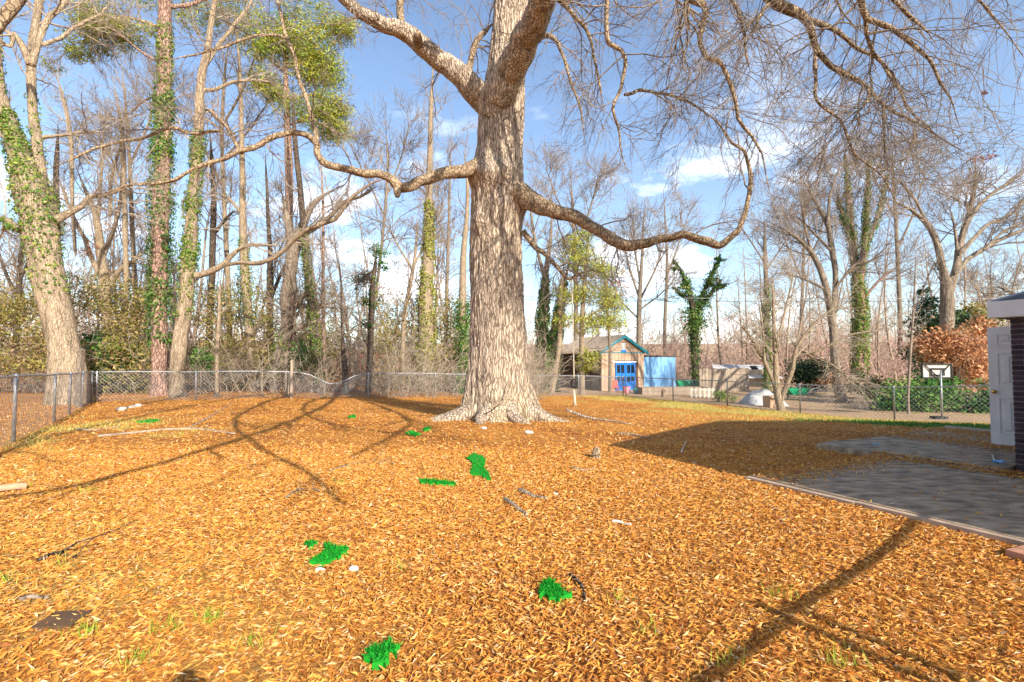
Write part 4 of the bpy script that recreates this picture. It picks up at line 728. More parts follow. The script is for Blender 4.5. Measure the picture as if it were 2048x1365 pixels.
# tangle of stems and vines in the thicket
ts = MB(); n = 950; px = np.concatenate([rng.uniform(-60, 950, n - 120), rng.uniform(1030, 1085, 120)]); dd = rng.uniform(23.5, 33, n)
bx = (px - 1024) / F * dd; bz = gz(bx, dd)
st = np.zeros((n, 8, 3)); pos = np.stack([bx, dd, bz - .05], -1); dv = nrm(np.stack([rng.normal(size=n) * .35, rng.normal(size=n) * .35, np.ones(n)], -1)); hh = rng.uniform(1.5, 5.5, n)[:, None] / 7
for k in range(8): st[:, k] = pos; dv = nrm(dv + .28 * rng.normal(size=(n, 3))); pos = pos + dv * hh
sr = np.linspace(1, .4, 8) * rng.uniform(.006, .022, n)[:, None]
ts.tubes(st, sr, 4); a, ar = grow(st, sr, 4, 1.1, .9, 4, .02, .3, .1, 1, .6, .008, .012); ts.tubes(a, ar, 3); b, br = grow(a, ar, 2, .7, .8, 3, 0, .3, .1, 1, .7, .007, .008); ts.tubes(b, br, 3)
ts.build('thicket_stems', M_twig_light, kind='stuff')
def shrub(name, label, bl, d, cols, wts, size, stems=8, asp=.45, cat='shrub', hs=None):
    c = pix(bl[0][0], bl[0][1], d); z = G(c[0], d); r = thing(name, label, cat, (c[0], d, z))
    f = MB(); blobs(bl, d, size, f, cols, wts, asp, 20, .3, .7); f.build('foliage', M_leaf, r, kind='stuff')
    s = np.zeros((stems, 5, 3)); H_ = max(.4, c[2] - z + bl[0][3] * d / F)
    for k in range(stems):
        a = rng.uniform(0, 6.28); e = rng.uniform(.15, .7) * bl[0][2] * d / F
        s[k] = spline([[c[0] + .1 * math.cos(a), d + .1 * math.sin(a), z - .05], [c[0] + .5 * e * math.cos(a), d + .5 * e * math.sin(a), z + H_ * .5], [c[0] + e * math.cos(a), d + e * math.sin(a), z + H_ * rng.uniform(.7, .95)]], 5)
    MB().tubes(s, np.linspace(.02, .006, 5)[None] * np.ones((stems, 1)), 5).build('stems', M_twig, r)
GLOSS = [(.03, .12, .02), (.10, .24, .03), (.22, .36, .06), (.015, .05, .012)]
shrub('evergreen_shrub', 'glossy bright green shrub behind the right fence, left of hoop pole', [(1840, 790, 62, 34, 1900), (1790, 805, 40, 24, 700), (1880, 770, 30, 24, 500)], 22.5, GLOSS, (3, 4, 2, 2), .085)
shrub('evergreen_shrub', 'dark green shrub between the basketball hoop and the white door', [(1950, 815, 34, 32, 900), (1975, 790, 20, 40, 400)], 22, GLOSS, (4, 2, 1, 3), .08)
shrub('brown_leaved_shrub', 'beech like shrub holding coppery brown leaves behind hoop', [(1905, 700, 70, 42, 2200), (1950, 740, 34, 50, 1100), (1870, 690, 30, 24, 500), (1960, 660, 20, 30, 400)], 23.2, BROWN, (3, 3, 2, 2), .085, 14)
shrub('evergreen_shrub', 'olive green bush behind eave and coppery shrub at right', [(1965, 640, 40, 24, 700), (1930, 620, 30, 14, 280)], 29, OLIVE, (3, 2, 3, 2), .1)
shrub('conifer', 'dark conifer behind the base of forked grey tree', [(1860, 650, 34, 50, 1300), (1850, 600, 16, 30, 300), (1925, 640, 26, 20, 300), (1845, 720, 30, 30, 500)], 27, [(.02, .055, .02), (.04, .09, .03), (.015, .035, .015), (.07, .12, .03)], (3, 3, 3, 1), .1)
shrub('evergreen_shrub', 'dark low evergreen mass left of the stout tree trunk', [(1625, 752, 44, 34, 1500), (1600, 740, 30, 24, 600)], 33, [(.02, .05, .015), (.035, .08, .025), (.012, .03, .012), (.06, .10, .03)], (3, 3, 3, 1), .1)
shrub('evergreen_shrub', 'dark shrub right of the stout tree at right fence', [(1745, 780, 34, 26, 900), (1715, 760, 20, 24, 300)], 29, [(.03, .06, .02), (.05, .10, .03), (.25, .09, .04), (.06, .12, .03)], (3, 3, 2, 1), .09)
shrub('evergreen_shrub', 'small leafy bush against the right fence near wooden gate', [(1437, 793, 16, 14, 260), (1460, 798, 14, 10, 120)], 26.6, IVY, (3, 3, 1, 1), .06)
shrub('evergreen_shrub', 'bright yellow green clipped bush right of oak behind fence', [(1062, 752, 16, 20, 420)], 35, [(.25, .33, .03), (.16, .26, .03), (.32, .38, .06), (.1, .2, .03)], (3, 3, 2, 1), .07)
shrub('evergreen_shrub', 'dark glossy laurel behind fence right of ivy giant', [(215, 725, 50, 40, 1500), (190, 690, 26, 26, 400)], 24.5, GLOSS, (5, 3, 1, 3), .085)
shrub('evergreen_shrub', 'deep green holly beside the pale post, left of far brick house', [(602, 715, 26, 34, 900)], 27, GLOSS, (5, 3, 0, 3), .075)
shrub('evergreen_shrub', 'small dark holly behind fence between the sapling and leaning tree', [(400, 722, 26, 26, 700)], 25, GLOSS, (3, 5, 1, 1), .075)
shrub('bare_shrub', 'small reddish twiggy plant in front of the pale blue wall', [(1325, 782, 8, 8, 50)], 30, BROWN, (3, 2, 3, 1), .05, 12)
# far wood: hundreds of fine grey brown trees beyond the yards, one mass
fw = MB(); n = 200
dd = rng.uniform(55, 125, n); px = rng.uniform(-250, 2350, n); bx = (px - 1024) / F * dd; bz = gz(bx, dd); hh = rng.uniform(6, 13, n)
st = np.stack([np.stack([bx + .12 * k * rng.normal(size=n) * .6, dd, bz - .3 + hh * k / 5], -1) for k in range(6)], 1)
sr = (np.linspace(1, .25, 6)[None] * rng.uniform(.07, .18, n)[:, None])
pk = np.where(rng.random((n, 1)) < .5, np.array([[1, 1, 1.]]), np.array([[1.1, .85, .8]]))
fw.tubes(st, sr, 4, col=np.ones((n, 3)))
a, ar = grow(st, sr, 10, 3.4, .75, 4, .1, .2, .1, 1, .5, .04, .07); fw.tubes(a, ar, 3)
b, br = grow(a, ar, 5, 1.9, .7, 3, .1, .2, .1, 1, .6, .03, .04); fw.tubes(b, br, 3)
fw.build('far_wood', mat('far_twig', (.40, .30, .25), .9, (.27, .20, .165), .08), kind='stuff')
nw = MB(); n = 150; px = np.where(rng.random(n) < .7, rng.uniform(-250, 930, n), rng.uniform(1440, 2300, n)); dd = np.where(px < 1000, rng.uniform(36, 54, n), rng.uniform(47, 58, n)); bx = (px - 1024) / F * dd; bz = gz(bx, dd); hh = rng.uniform(8, 19, n)
st = np.zeros((n, 9, 3)); pos = np.stack([bx, dd, bz - .2], -1); dv = nrm(np.stack([rng.normal(size=n) * .08, rng.normal(size=n) * .05, np.ones(n)], -1))
for k in range(9): st[:, k] = pos; dv = nrm(dv + .06 * rng.normal(size=(n, 3)) + np.array([0, 0, .05])); pos = pos + dv * (hh / 8)[:, None]
sr = np.linspace(1, .2, 9)[None] * rng.uniform(.07, .17, n)[:, None]; nw.tubes(st, sr, 5)
a, ar = grow(st, sr, 13, 3.2, .8, 5, .06, .22, .2, 1, .5, .022, .06); nw.tubes(a, ar, 3); b, br = grow(a, ar, 5, 1.6, .7, 4, .06, .2, .1, 1, .6, .015, .03); nw.tubes(b, br, 3)
c, cq = grow(b[::3], br[::3], 3, 1.1, .6, 3, .06, .2, .1, 1, .7, .012, .02); nw.tubes(c, cq, 3)
nw.build('wood_behind_yard', mat('mid_twig', (.40, .30, .21), .9, (.24, .18, .13), .3), kind='stuff')
# low pinkish brush on the slope beyond the neighbour's yard
br_ = MB(); n = 1150; dd = rng.uniform(46, 72, n); px = np.concatenate([rng.uniform(1250, 2250, n - 400), rng.uniform(-200, 1100, 400)]); bx = (px - 1024) / F * dd; bz = gz(bx, dd)
st = np.zeros((n, 6, 3)); pos = np.stack([bx, dd, bz - .1], -1); dv = nrm(np.stack([rng.normal(size=n) * .5, rng.normal(size=n) * .3, np.ones(n)], -1)); hh = rng.uniform(3.5, 9.5, n)[:, None] / 5
for k in range(6): st[:, k] = pos; dv = nrm(dv + .2 * rng.normal(size=(n, 3))); pos = pos + dv * hh
sr = np.linspace(1, .4, 6)[None] * rng.uniform(.02, .05, n)[:, None]
br_.tubes(st, sr, 3); a, ar = grow(st, sr, 12, 2.1, .8, 3, .05, .3, .05, 1, .7, .024, .03); br_.tubes(a, ar, 3)
br_.build('hillside_brush', mat('brush_twig', (.50, .34, .27), .9, (.36, .24, .19), .1), kind='stuff')

# ---------------------------------------------------------------- fences
def lerp(a, b, t): return np.asarray(a, float) * (1 - t) + np.asarray(b, float) * t
def fence(label, a, b, posts, h=1.2, pitch=.13, wr=.004, sag=None, name='chain_link_fence', lean=0.0):
    a = np.array(a, float); b = np.array(b, float); Ln = np.linalg.norm(b - a); dr = (b - a) / Ln
    r = thing(name, label, 'fence', (a[0], a[1], G(a[0], a[1])))
    def base(t): p = a + dr * t; return np.array([p[0], p[1], G(p[0], p[1])])
    for t in posts:
        p = base(t); MB().tubes([p + [0, 0, -.2], p + [0, 0, h + .02], p + [0, 0, h + .06]], np.array([.03, .03, .012]), 10, cap=True).build('post', M_metal, r)
    K = int(Ln / .4) + 2; tt = np.linspace(0, Ln, K); top = np.array([base(t) + [0, 0, h] for t in tt])
    sg = np.zeros(K) if sag is None else np.array([sag(t) for t in tt]); top[:, 2] -= sg
    MB().tubes(top, np.full(K, .02), 8, cap=True).build('top_rail', M_metal, r)
    # woven wire: two sets of slanting strands with a kink, up to just over the rail
    nW = int(Ln / pitch); rows = 13; hh = h + .03
    m = MB()
    for sgn in (1, -1):
        t0 = np.arange(-int(hh / pitch) - 1, nW + int(hh / pitch) + 1) * pitch if sgn == 1 else np.arange(-1, nW + 2 * int(hh / pitch) + 2) * pitch
        for s0 in t0:
            zz = np.linspace(0, hh, 5); ss = s0 + sgn * zz; ok = (ss >= 0) & (ss <= Ln)
            if ok.sum() < 2:
                continue
            lo, hi = (max(0, -s0), min(hh, Ln - s0)) if sgn == 1 else (max(0, s0 - Ln), min(hh, s0))
            if hi - lo < .05: continue
            zz = np.linspace(lo, hi, 4); ss = s0 + sgn * zz
            P = np.array([base(min(max(s_, 0), Ln)) + [0, 0, .02 + z_] for s_, z_ in zip(ss, zz)])
            if sag is not None: P[:, 2] -= np.array([sag(s_) * (z_ / hh) for s_, z_ in zip(ss, zz)])
            P[:, :2] += np.array([-dr[1], dr[0]]) * (.004 * sgn)
            m.tubes(P, np.full(4, wr), 3)
    m.build('wire_mesh', M_metal, r, kind='stuff')
    return r
Lc = (-16.5, 19.05); Rc = (7.0, 30.5)
fence('chain link fence running down the left side, seen very obliquely', (-6.6, 5.5), Lc, (0, 4.1, 8.3, 10.9, 13.9, 16.75), pitch=.22, wr=.0026)
def sagf(t): return .55 * np.exp(-((t - 17.2) / .85) ** 2)
fence('chain link fence along the back with a bent down gap left of oak', Rc, Lc, (.02, 3.34, 6.05, 9.1, 12.2, 15.6, 19.05, 22.7, 26.0), sag=sagf, pitch=.14, wr=.0045)
e_ = (7.0 + .47 * 22.5, 30.5 - .883 * 22.5)
fence('chain link fence on the right running from back corner to the house', Rc, e_, (.25, 4.1, 7.58, 11.17, 14.6, 18.1, 21.6), pitch=.14, wr=.0045)
def post(px, pyb, pyt, d, wd, mt, name, label):
    b_ = pix(px, pyb, d); t_ = pix(px, pyt, d); z = G(b_[0], d); m = MB().box((b_[0], d, (z - .2 + t_[2]) / 2), (wd, wd, t_[2] - z + .2), .1)
    m.prism([[b_[0] - wd / 2, d - wd / 2, t_[2]], [b_[0] + wd / 2, d - wd / 2, t_[2]], [b_[0], d - wd / 2, t_[2] + .05]], (0, wd, 0))
    tag(m.build(name, mt, smooth=False), label, 'post')
post(583, 797, 722, 22.0, .10, M_wood, 'wooden_post', 'pale square wooden post taller than back fence, left of brick house')
post(572, 790, 708, 22.9, .10, M_grey, 'wooden_post', 'weathered grey post just left of the pale square one')
post(158, 800, 700, 17.0, .17, M_grey, 'wooden_post', 'tall thick grey post standing at the left fence corner')
# power lines
def pline(y0, y1, y2, d0, d1, r, label, mt=M_greywire):
    a, b, c = pix(-150, y0, d0), pix(1024, y1, (d0 + d1) / 2), pix(2200, y2, d1)
    p = spline([a, b, c], 60); tag(MB().tubes(p, np.full(60, r), 5, cap=True).build('power_line', mt), label, 'cable')
pline(566, 594, 598, 40, 36, .022, 'upper dark power line crossing the whole view')
pline(570, 600, 603, 40.4, 36.4, .016, 'lower thinner power line just under the upper one', M_wire)

# ---------------------------------------------------------------- neighbours' sheds
ang = math.atan2(V[1], V[0])
def shed():
    o0 = np.array([6.66, 36.0]); z0 = G(*o0) - .05; W, Ld, hW, hG = 4.2, 5.6, 2.9, 1.12
    def q(v, u, z): p = o0 + V * v - U * u; return np.array([p[0], p[1], z0 + z])
    S_ = thing('garden_shed', 'tan board shed with blue double doors and teal gable trim', 'shed', (o0[0], o0[1], z0))
    def bx(mbx, v0, v1, u0, u1, z0_, z1_):
        p = [q(a, b, z) for z in (z0_, z1_) for a, b in ((v0, u0), (v1, u0), (v1, u1), (v0, u1))]
        return mbx.add(p, q=[[0, 1, 2, 3][::-1], [4, 5, 6, 7], [0, 1, 5, 4], [1, 2, 6, 5], [2, 3, 7, 6], [3, 0, 4, 7]])
    m = MB(); bx(m, .06, W - .06, .06, Ld, 0, hW); m.build('wall', M_sidedark, S_, smooth=False)
    nb = 13; bw = W / nb
    for k in range(nb):
        v0, v1 = k * bw, (k + 1) * bw - .03
        if v1 < 1.28 or v0 > 3.3: bx(MB(), v0, v1, .0, .055, .02, hW).build('board', M_side, S_, smooth=False)
        else: bx(MB(), v0, v1, 0, .055, 2.32, hW).build('board', M_side, S_, smooth=False)
    m = MB()
    bx(m, 1.0, 1.28, .015, .055, .02, 2.3) if False else None
    # gable boards
    for k in range(3):
        f0, f1 = k / 3, (k + 1) / 3 - .015
        pl = [q(W / 2 * f0, 0, hW + .04 + hG * f0), q(W - W / 2 * f0, 0, hW + .04 + hG * f0), q(W - W / 2 * f1, 0, hW + .04 + hG * f1), q(W / 2 * f1, 0, hW + .04 + hG * f1)]
        MB().prism(pl, q(0, .055, 0) - q(0, 0, 0)).build('gable_board', M_side, S_, smooth=False)
    m = MB(); bx(m, -.05, W + .05, -.03, -.002, hW - .02, hW + .05); m.build('gable_band', M_teal, S_, smooth=False)
    for s_ in (0, 1):
        e = -.28 if s_ == 0 else W + .28; zE = hW - .28 * hG / (W / 2); pl = [q(e, -.22, zE), q(W / 2, -.22, hW + hG + .02), q(W / 2, -.22, hW + hG + .24), q(e, -.22, zE + .22)]
        MB().prism(pl, q(0, .05, 0) - q(0, 0, 0)).build('barge_board', M_teal, S_, smooth=False)
        # ribbed roof panels
        n_ = 16
        for k in range(n_):
            u0, u1 = -.17 + k * (Ld + .3) / n_, -.17 + (k + 1) * (Ld + .3) / n_ - .012
            a, b, c, d = q(e, u0, zE + .2), q(e, u1, zE + .2), q(W / 2, u1, hW + hG + .22), q(W / 2, u0, hW + hG + .22)
            mm = MB().prism([a, b, c, d], (0, 0, .03)); a2, d2, b2, c2 = q(e, u0, zE + .23), q(W / 2, u0, hW + hG + .25), q(e, u0 + .05, zE + .23), q(W / 2, u0 + .05, hW + hG + .25)
            mm.prism([a2, b2, c2, d2], (0, 0, .045)); mm.build('roof_panel', M_roofm, S_, smooth=False)
    m = MB(); bx(m, 1.0, 3.42, -.06, -.005, 2.16, 2.27); m.build('door_track', M_white, S_, smooth=False)
    for k in range(2):
        v0 = 1.30 + k * .99; v1 = v0 + .97
        m = MB(); st_ = .13
        bx(m, v0, v0 + st_, -.045, .0, .05, 2.14); bx(m, v1 - st_, v1, -.045, 0, .05, 2.14)
        for (a, b) in ((.05, .72), (1.08, 1.34), (1.98, 2.14)): bx(m, v0 + st_, v1 - st_, -.045, 0, a, b)
        mid = (v0 + v1) / 2
        bx(m, mid - .045, mid + .045, -.045, 0, .72, 1.08); bx(m, mid - .045, mid + .045, -.045, 0, 1.34, 1.98)
        d_ = m.build('door', M_blue, S_, smooth=False)
        for (a, b) in ((v0 + st_, mid - .045), (mid + .045, v1 - st_)):
            for (c, d) in ((.72, 1.08), (1.34, 1.98)): bx(MB(), a, b, -.02, -.01, c, d).build('pane', M_glass, d_, smooth=False)
    m = MB(); bx(m, 1.2, 3.36, 0, .05, 0, .05); m.build('sill', M_white, S_, smooth=False)
    m = MB(); bx(m, W / 2 - .2, W / 2 + .2, -.035, -.003, hW + .22, hW + .74); f_ = m.build('vent_frame', M_white, S_, smooth=False)
    m = MB()
    for k in range(4): bx(m, W / 2 - .15, W / 2 + .15, -.05, -.036, hW + .28 + k * .11, hW + .32 + k * .11)
    m.build('vent_slat', M_roofm, f_, smooth=False)
    m = MB(); bx(m, W / 2 - .24, W / 2 + .24, -.06, -.036, hW + .06, hW + .22); m.build('vent_box', M_blue, S_, smooth=False)
    # base skirt, side boards
    m = MB(); bx(m, -.02, W + .02, .0, .05, -.2, .02); m.build('base_skirt', M_white, S_, smooth=False)
    for k in range(16): bx(MB(), -.02, .05, .08 + k * .345, .08 + k * .345 + .32, .02, hW - .25).build('side_board', M_sidedark, S_, smooth=False)  # darker than the front boards: this wall's shade is put into the colour
    # pale blue lean-to wall beside it
    B_ = thing('lean_to', 'pale blue boarded lean-to wall beside tan shed', 'shed', q(W + .1, .3, 0))
    n_ = 9; w0 = W + .12; wd = 3.55 / n_
    for k in range(n_): bx(MB(), w0 + k * wd, w0 + (k + 1) * wd - .012, .25, .29 + .01 * (k % 2), .0, 2.62).build('board', M_lblue, B_, smooth=False)
    m = MB(); bx(m, w0 - .05, w0 + 3.6, .15, 2.6, 2.63, 2.72); m.build('roof', M_sidedark, B_, smooth=False)
    m = MB(); bx(m, w0 + 3.4, w0 + 3.5, .3, 2.4, 0, 2.62); m.build('side_wall', M_sidedark, B_, smooth=False)
    return q
q_ = shed()
# carport behind / left of the shed
cpq = thing('carport', 'dark low carport at the left end of the tan shed', 'shed', pix(1100, 775, 40))
c0 = pix(1118, 770, 41.5); zc = G(c0[0], c0[1])
MB().box((c0[0] - .4, 42, zc + 2.45), (2.2, 2.4, .10), ang).build('roof', M_groof, cpq, smooth=False)
for dx in (-1.2, .3): MB().box((c0[0] + dx, 41.2, zc + 1.2), (.12, .12, 2.4)).build('post', M_wood, cpq, smooth=False)
MB().box((c0[0] - .4, 43.2, zc + 1.1), (2.2, .1, 2.2), ang).build('back_wall', M_sidedark, cpq, smooth=False)
# low grey roofed outbuilding
gb = pix(1497, 760, 43); zg = G(gb[0], 43)
GB = thing('outbuilding', 'low outbuilding with pale grey sloping roof and dark vents', 'shed', (gb[0], 43, zg))
MB().box((gb[0], 44.6, zg + .75), (4.7, 3.0, 1.5)).build('wall', M_wood, GB, smooth=False)
zt, ze = pix(1500, 731, 45.5)[2], pix(1500, 757, 42.6)[2]
for k in range(6):
    x0 = gb[0] - 2.7 + k * .93; sh = .45
    MB().prism([[x0, 42.6, ze], [x0 + .92, 42.6, ze], [x0 + .92 + (0 if k > 0 else 0), 45.5, zt], [x0 + (sh if k == 0 else 0), 45.5, zt]], (0, 0, .06)).build('roof_panel', M_groof, GB, smooth=False)
for (px, py) in ((1466, 742), (1508, 737)):
    p = pix(px, py, 43.7); MB().box((p[0], 43.7, p[2] + .05), (.55, .5, .12), 0, .5).build('roof_vent', M_black, GB, smooth=False)
# pale board gate / fence
bf = pix(1440, 790, 36); zf = G(bf[0], 36)
BF = thing('board_fence', 'weathered pale board fence section in front of outbuilding', 'fence', (bf[0], 36, zf))
for k in range(16):
    px = 1402 + k * 6.3; p = pix(px, 780, 36); MB().box((p[0], 36 + .1 * (k > 10), zf + .85 + .02 * (k % 3)), (.21, .03, 1.7 + .1 * (k > 10))).build('board', M_wood, BF, smooth=False)
for z in (.4, 1.35): MB().box((bf[0] + .35, 36.06, zf + z), (3.8, .05, .1)).build('rail', M_wood, BF, smooth=False)
# far brick house on the left
hb = pix(676, 775, 58); zh = G(hb[0], 58)
HB_ = thing('brick_house', 'distant red brick house with white gable, seen left of oak', 'house', (hb[0], 58, zh))
def fx(px): return (px - 1024) / F * 58
MB().box(((fx(650) + fx(703)) / 2, 60, zh + 1.65), (fx(703) - fx(650), 4, 3.3)).build('wall', M_redbrick, HB_, smooth=False)
zz = zh + 3.3
MB().prism([[fx(648), 57.98, zz], [fx(705), 57.98, zz], [fx(676), 57.98, zz + 1.35]], (0, 4, 0)).build('gable', M_white, HB_, smooth=False)
MB().box(((fx(560) + fx(800)) / 2, 64.5, zh + 1.4), (fx(800) - fx(560), 5, 2.8)).build('side_wall', M_redbrick, HB_, smooth=False)
MB().prism([[fx(550), 61.6, zh + 2.9], [fx(550), 64.5, zh + 4.4], [fx(550), 67.4, zh + 2.9]], (fx(810) - fx(550), 0, 0)).build('roof', M_shingle, HB_, smooth=False)
for px in (659, 692):
    w_ = MB().box((fx(px), 57.96, zh + 1.75), (.62, .06, 1.15)).build('window', M_white, HB_, smooth=False)
    MB().box((fx(px), 57.92, zh + 1.75), (.42, .04, .95)).build('pane', M_glass, w_, smooth=False)
for px in (615, 628, 746, 770):
    w_ = MB().box((fx(px), 61.95, zh + 1.55), (.75, .06, 1.0)).build('window', M_white, HB_, smooth=False)
    MB().box((fx(px), 61.91, zh + 1.55), (.55, .04, .8)).build('pane', M_glass, w_, smooth=False)

# basketball hoop
bd = 19.2; bp_ = pix(1882, 833, bd); zb_ = G(bp_[0], bd)
BH = thing('basketball_hoop', 'low basketball hoop seen from behind beyond the right fence', 'basketball hoop', (bp_[0], bd, zb_))
zt_, zl_ = pix(1882, 729, bd)[2], pix(1882, 756, bd)[2]; xw = 59 / F * bd; xc = bp_[0]
MB().tubes([[xc, bd - .05, zb_ - .1], [xc, bd - .05, zt_ - .25]], np.array([.032, .032]), 12, cap=True).build('pole', M_metal, BH)
MB().box((xc, bd + .14, (zt_ + zl_) / 2), (xw - .06, .02, zt_ - zl_ - .04)).build('backboard', M_woodw, BH, smooth=False)
m = MB(); hh = zt_ - zl_
for (cx_, cz_, sx_, sz_) in ((xc, zt_, xw + .04, .05), (xc, zl_, xw + .04, .05), (xc - xw / 2, (zt_ + zl_) / 2, .05, hh), (xc + xw / 2, (zt_ + zl_) / 2, .05, hh)): m.box((cx_, bd + .12, cz_), (sx_, .06, sz_))
m.build('board_frame', M_black, BH, smooth=False)
m = MB()
for s_ in (-1, 1): m.tubes([[xc + s_ * .05, bd + .06, zl_ + .06], [xc + s_ * .48, bd + .09, zt_ - .04]], np.array([.022, .022]), 6, cap=True)
m.box((xc, bd + .08, zl_ + .1), (.5, .04, .05)); m.box((xc - .25, bd + .08, zl_ + .22), (.04, .04, .28)); m.box((xc + .25, bd + .08, zl_ + .22), (.04, .04, .28)); m.box((xc, bd + .08, zl_ + .36), (.54, .04, .05))
m.build('brace', M_black, BH, smooth=False)
th = np.linspace(0, 2 * math.pi, 25); MB().tubes(np.stack([xc + .22 * np.cos(th), bd + .42 + .22 * np.sin(th), np.full(25, zl_ + .12)], -1), np.full(25, .012), 6).build('rim', M_red, BH)
MB().box((xc, bd + .1, zb_ + .06), (.45, .35, .08)).build('base', M_black, BH, smooth=False)

# yard clutter beyond the fence
def at(px, d, z=0): x = (px - 1024) / F * d; return np.array([x, d, G(x, d) + z])
p = at(1252, 34); B = thing('bucket', 'pink bucket by the shed doors', 'bucket', p)
MB().tubes([p, p + [0, 0, .42], p + [0, 0, .44], p + [0, 0, .40], p + [0, 0, .05]], np.array([.22, .29, .30, .27, .2]), 18).build('tub', M_pink, B)
th = np.linspace(0, math.pi, 13); MB().tubes(np.stack([p[0] + .29 * np.cos(th), np.full(13, p[1] - .05), p[2] + .42 - .16 * np.sin(th)], -1), np.full(13, .01), 5).build('handle', M_metal, B)
p = at(1229, 34.4); B = thing('chair', 'small red chair left of the pink bucket', 'chair', p)
MB().box(p + [0, 0, .36], (.5, .45, .05)).build('seat', M_red, B, smooth=False); MB().box(p + [0, .22, .62], (.5, .04, .42), 0, -.15).build('backrest', M_red, B, smooth=False)
for sx_ in (-.21, .21):
    for sy_ in (-.18, .18): MB().tubes([p + [sx_, sy_, 0], p + [sx_, sy_, .35]], np.array([.02, .02]), 6).build('leg', M_red, B)
p = at(1276, 33.6); B = thing('planter_tub', 'pale teal tub right of the pink bucket', 'tub', p)
MB().tubes([p, p + [0, 0, .36], p + [0, 0, .38], p + [0, 0, .33], p + [0, 0, .05]], np.array([.3, .4, .41, .37, .28]), 18).build('tub', M_aqua, B)
MB().tubes([p + [0, 0, .28], p + [0, 0, .3]], np.array([.36, .02]), 16).build('soil', M_soil, B)
p = at(1345, 33); B = thing('garden_bed', 'low timber garden bed in front of the pale blue wall', 'garden bed', p)
for k in range(2):
    for (dx, dy, sx_, sy_) in ((0, -.75, 4.6, .06), (0, .75, 4.6, .06), (-2.27, 0, .06, 1.44), (2.27, 0, .06, 1.44)): MB().box(p + [dx, dy, .14 + k * .24], (sx_, sy_, .225)).build('plank', M_wood, B, smooth=False)
MB().box(p + [0, 0, .28], (4.46, 1.44, .3)).build('soil', M_soil, B, smooth=False)
p = at(1366, 37); B = thing('garden_cart', 'green plastic cart at the right end of pale blue wall', 'cart', p)
MB().prism([p + [-.4, -.3, .3], p + [.4, -.3, .3], p + [.55, -.3, .75], p + [-.55, -.3, .75]], (0, .6, 0)).build('tray', M_green, B, smooth=False)
for s_ in (-1, 1):
    th = np.linspace(0, 2 * math.pi, 15); MB().tubes(np.stack([p[0] + .2 * np.cos(th), np.full(15, p[1] + .36 * s_), p[2] + .2 + .17 * np.sin(th)], -1), np.full(15, .035), 6).build('wheel', M_black, B)
shrub('garden_plant', 'clump of blue green leaves beside the green cart', [(1388, 771, 14, 8, 160)], 36.5, [(.14, .32, .28), (.2, .4, .36), (.08, .2, .16), (.3, .45, .4)], (3, 3, 2, 1), .08, 6, cat='plant')
p = at(1404, 30.5); B = thing('pallet', 'small whitish pallet leaning behind the fence by leafy bush', 'pallet', p)
for k in range(6): MB().box(p + [-.7 + k * .27, 0, .3], (.13, .03, .6)).build('slat', M_woodw, B, smooth=False)
for z in (.12, .48): MB().box(p + [0, .035, z], (1.6, .04, .09)).build('rail', M_woodw, B, smooth=False)
p = at(1522, 25.4); B = thing('tarp_covered_pile', 'grey tarp over a pile behind the small pale tree', 'pile', p)
gxx, gyy = np.meshgrid(np.linspace(-1, 1, 26), np.linspace(-1, 1, 18)); hgt = .75 * np.clip(1 - np.abs(gxx) ** 2.5, 0, 1) * np.clip(1 - np.abs(gyy) ** 3, 0, 1) * (.75 + .5 * n2(gxx, gyy, 2.4, 3)) + .05 * n2(gxx, gyy, 7, 2)
i = np.arange(gxx.size).reshape(gxx.shape)
MB().add(np.stack([p[0] + gxx * 1.05, p[1] + gyy * .8, p[2] + hgt - .02], -1).reshape(-1, 3), q=np.stack([i[:-1, :-1], i[:-1, 1:], i[1:, 1:], i[1:, :-1]], -1).reshape(-1, 4)).build('tarp', M_tarp, B)
p = at(1540, 23.6); B = thing('cardboard_box', 'brown carton against the small pale tree', 'box', p)
MB().box(p + [0, 0, .28], (.55, .45, .55), .3).build('carton', M_card, B, smooth=False); MB().box(p + [.02, -.3, .52], (.5, .22, .012), .3, .5).build('flap', M_card, B, smooth=False)
p = at(1594, 28.5); B = thing('wheelbarrow', 'green wheelbarrow with grey handles beyond right fence', 'wheelbarrow', p)
MB().prism([p + [-.45, -.3, .32], p + [.3, -.3, .32], p + [.5, -.38, .72], p + [-.75, -.38, .68]], (0, .7, 0)).build('tray', M_green, B, smooth=False)
for s_ in (-.28, .28): MB().tubes([p + [-.7, s_, .22], p + [.3, s_, .36], p + [1.5, s_ * 1.2, .75]], np.array([.022, .022, .022]), 6, cap=True).build('handle', M_metal, B); MB().tubes([p + [.35, s_, .38], p + [.5, s_, 0]], np.array([.02, .02]), 6).build('leg', M_metal, B)
th = np.linspace(0, 2 * math.pi, 17); MB().tubes(np.stack([p[0] - .75 + .17 * np.cos(th), np.full(17, p[1]), p[2] + .2 + .17 * np.sin(th)], -1), np.full(17, .04), 8).build('wheel', M_black, B)

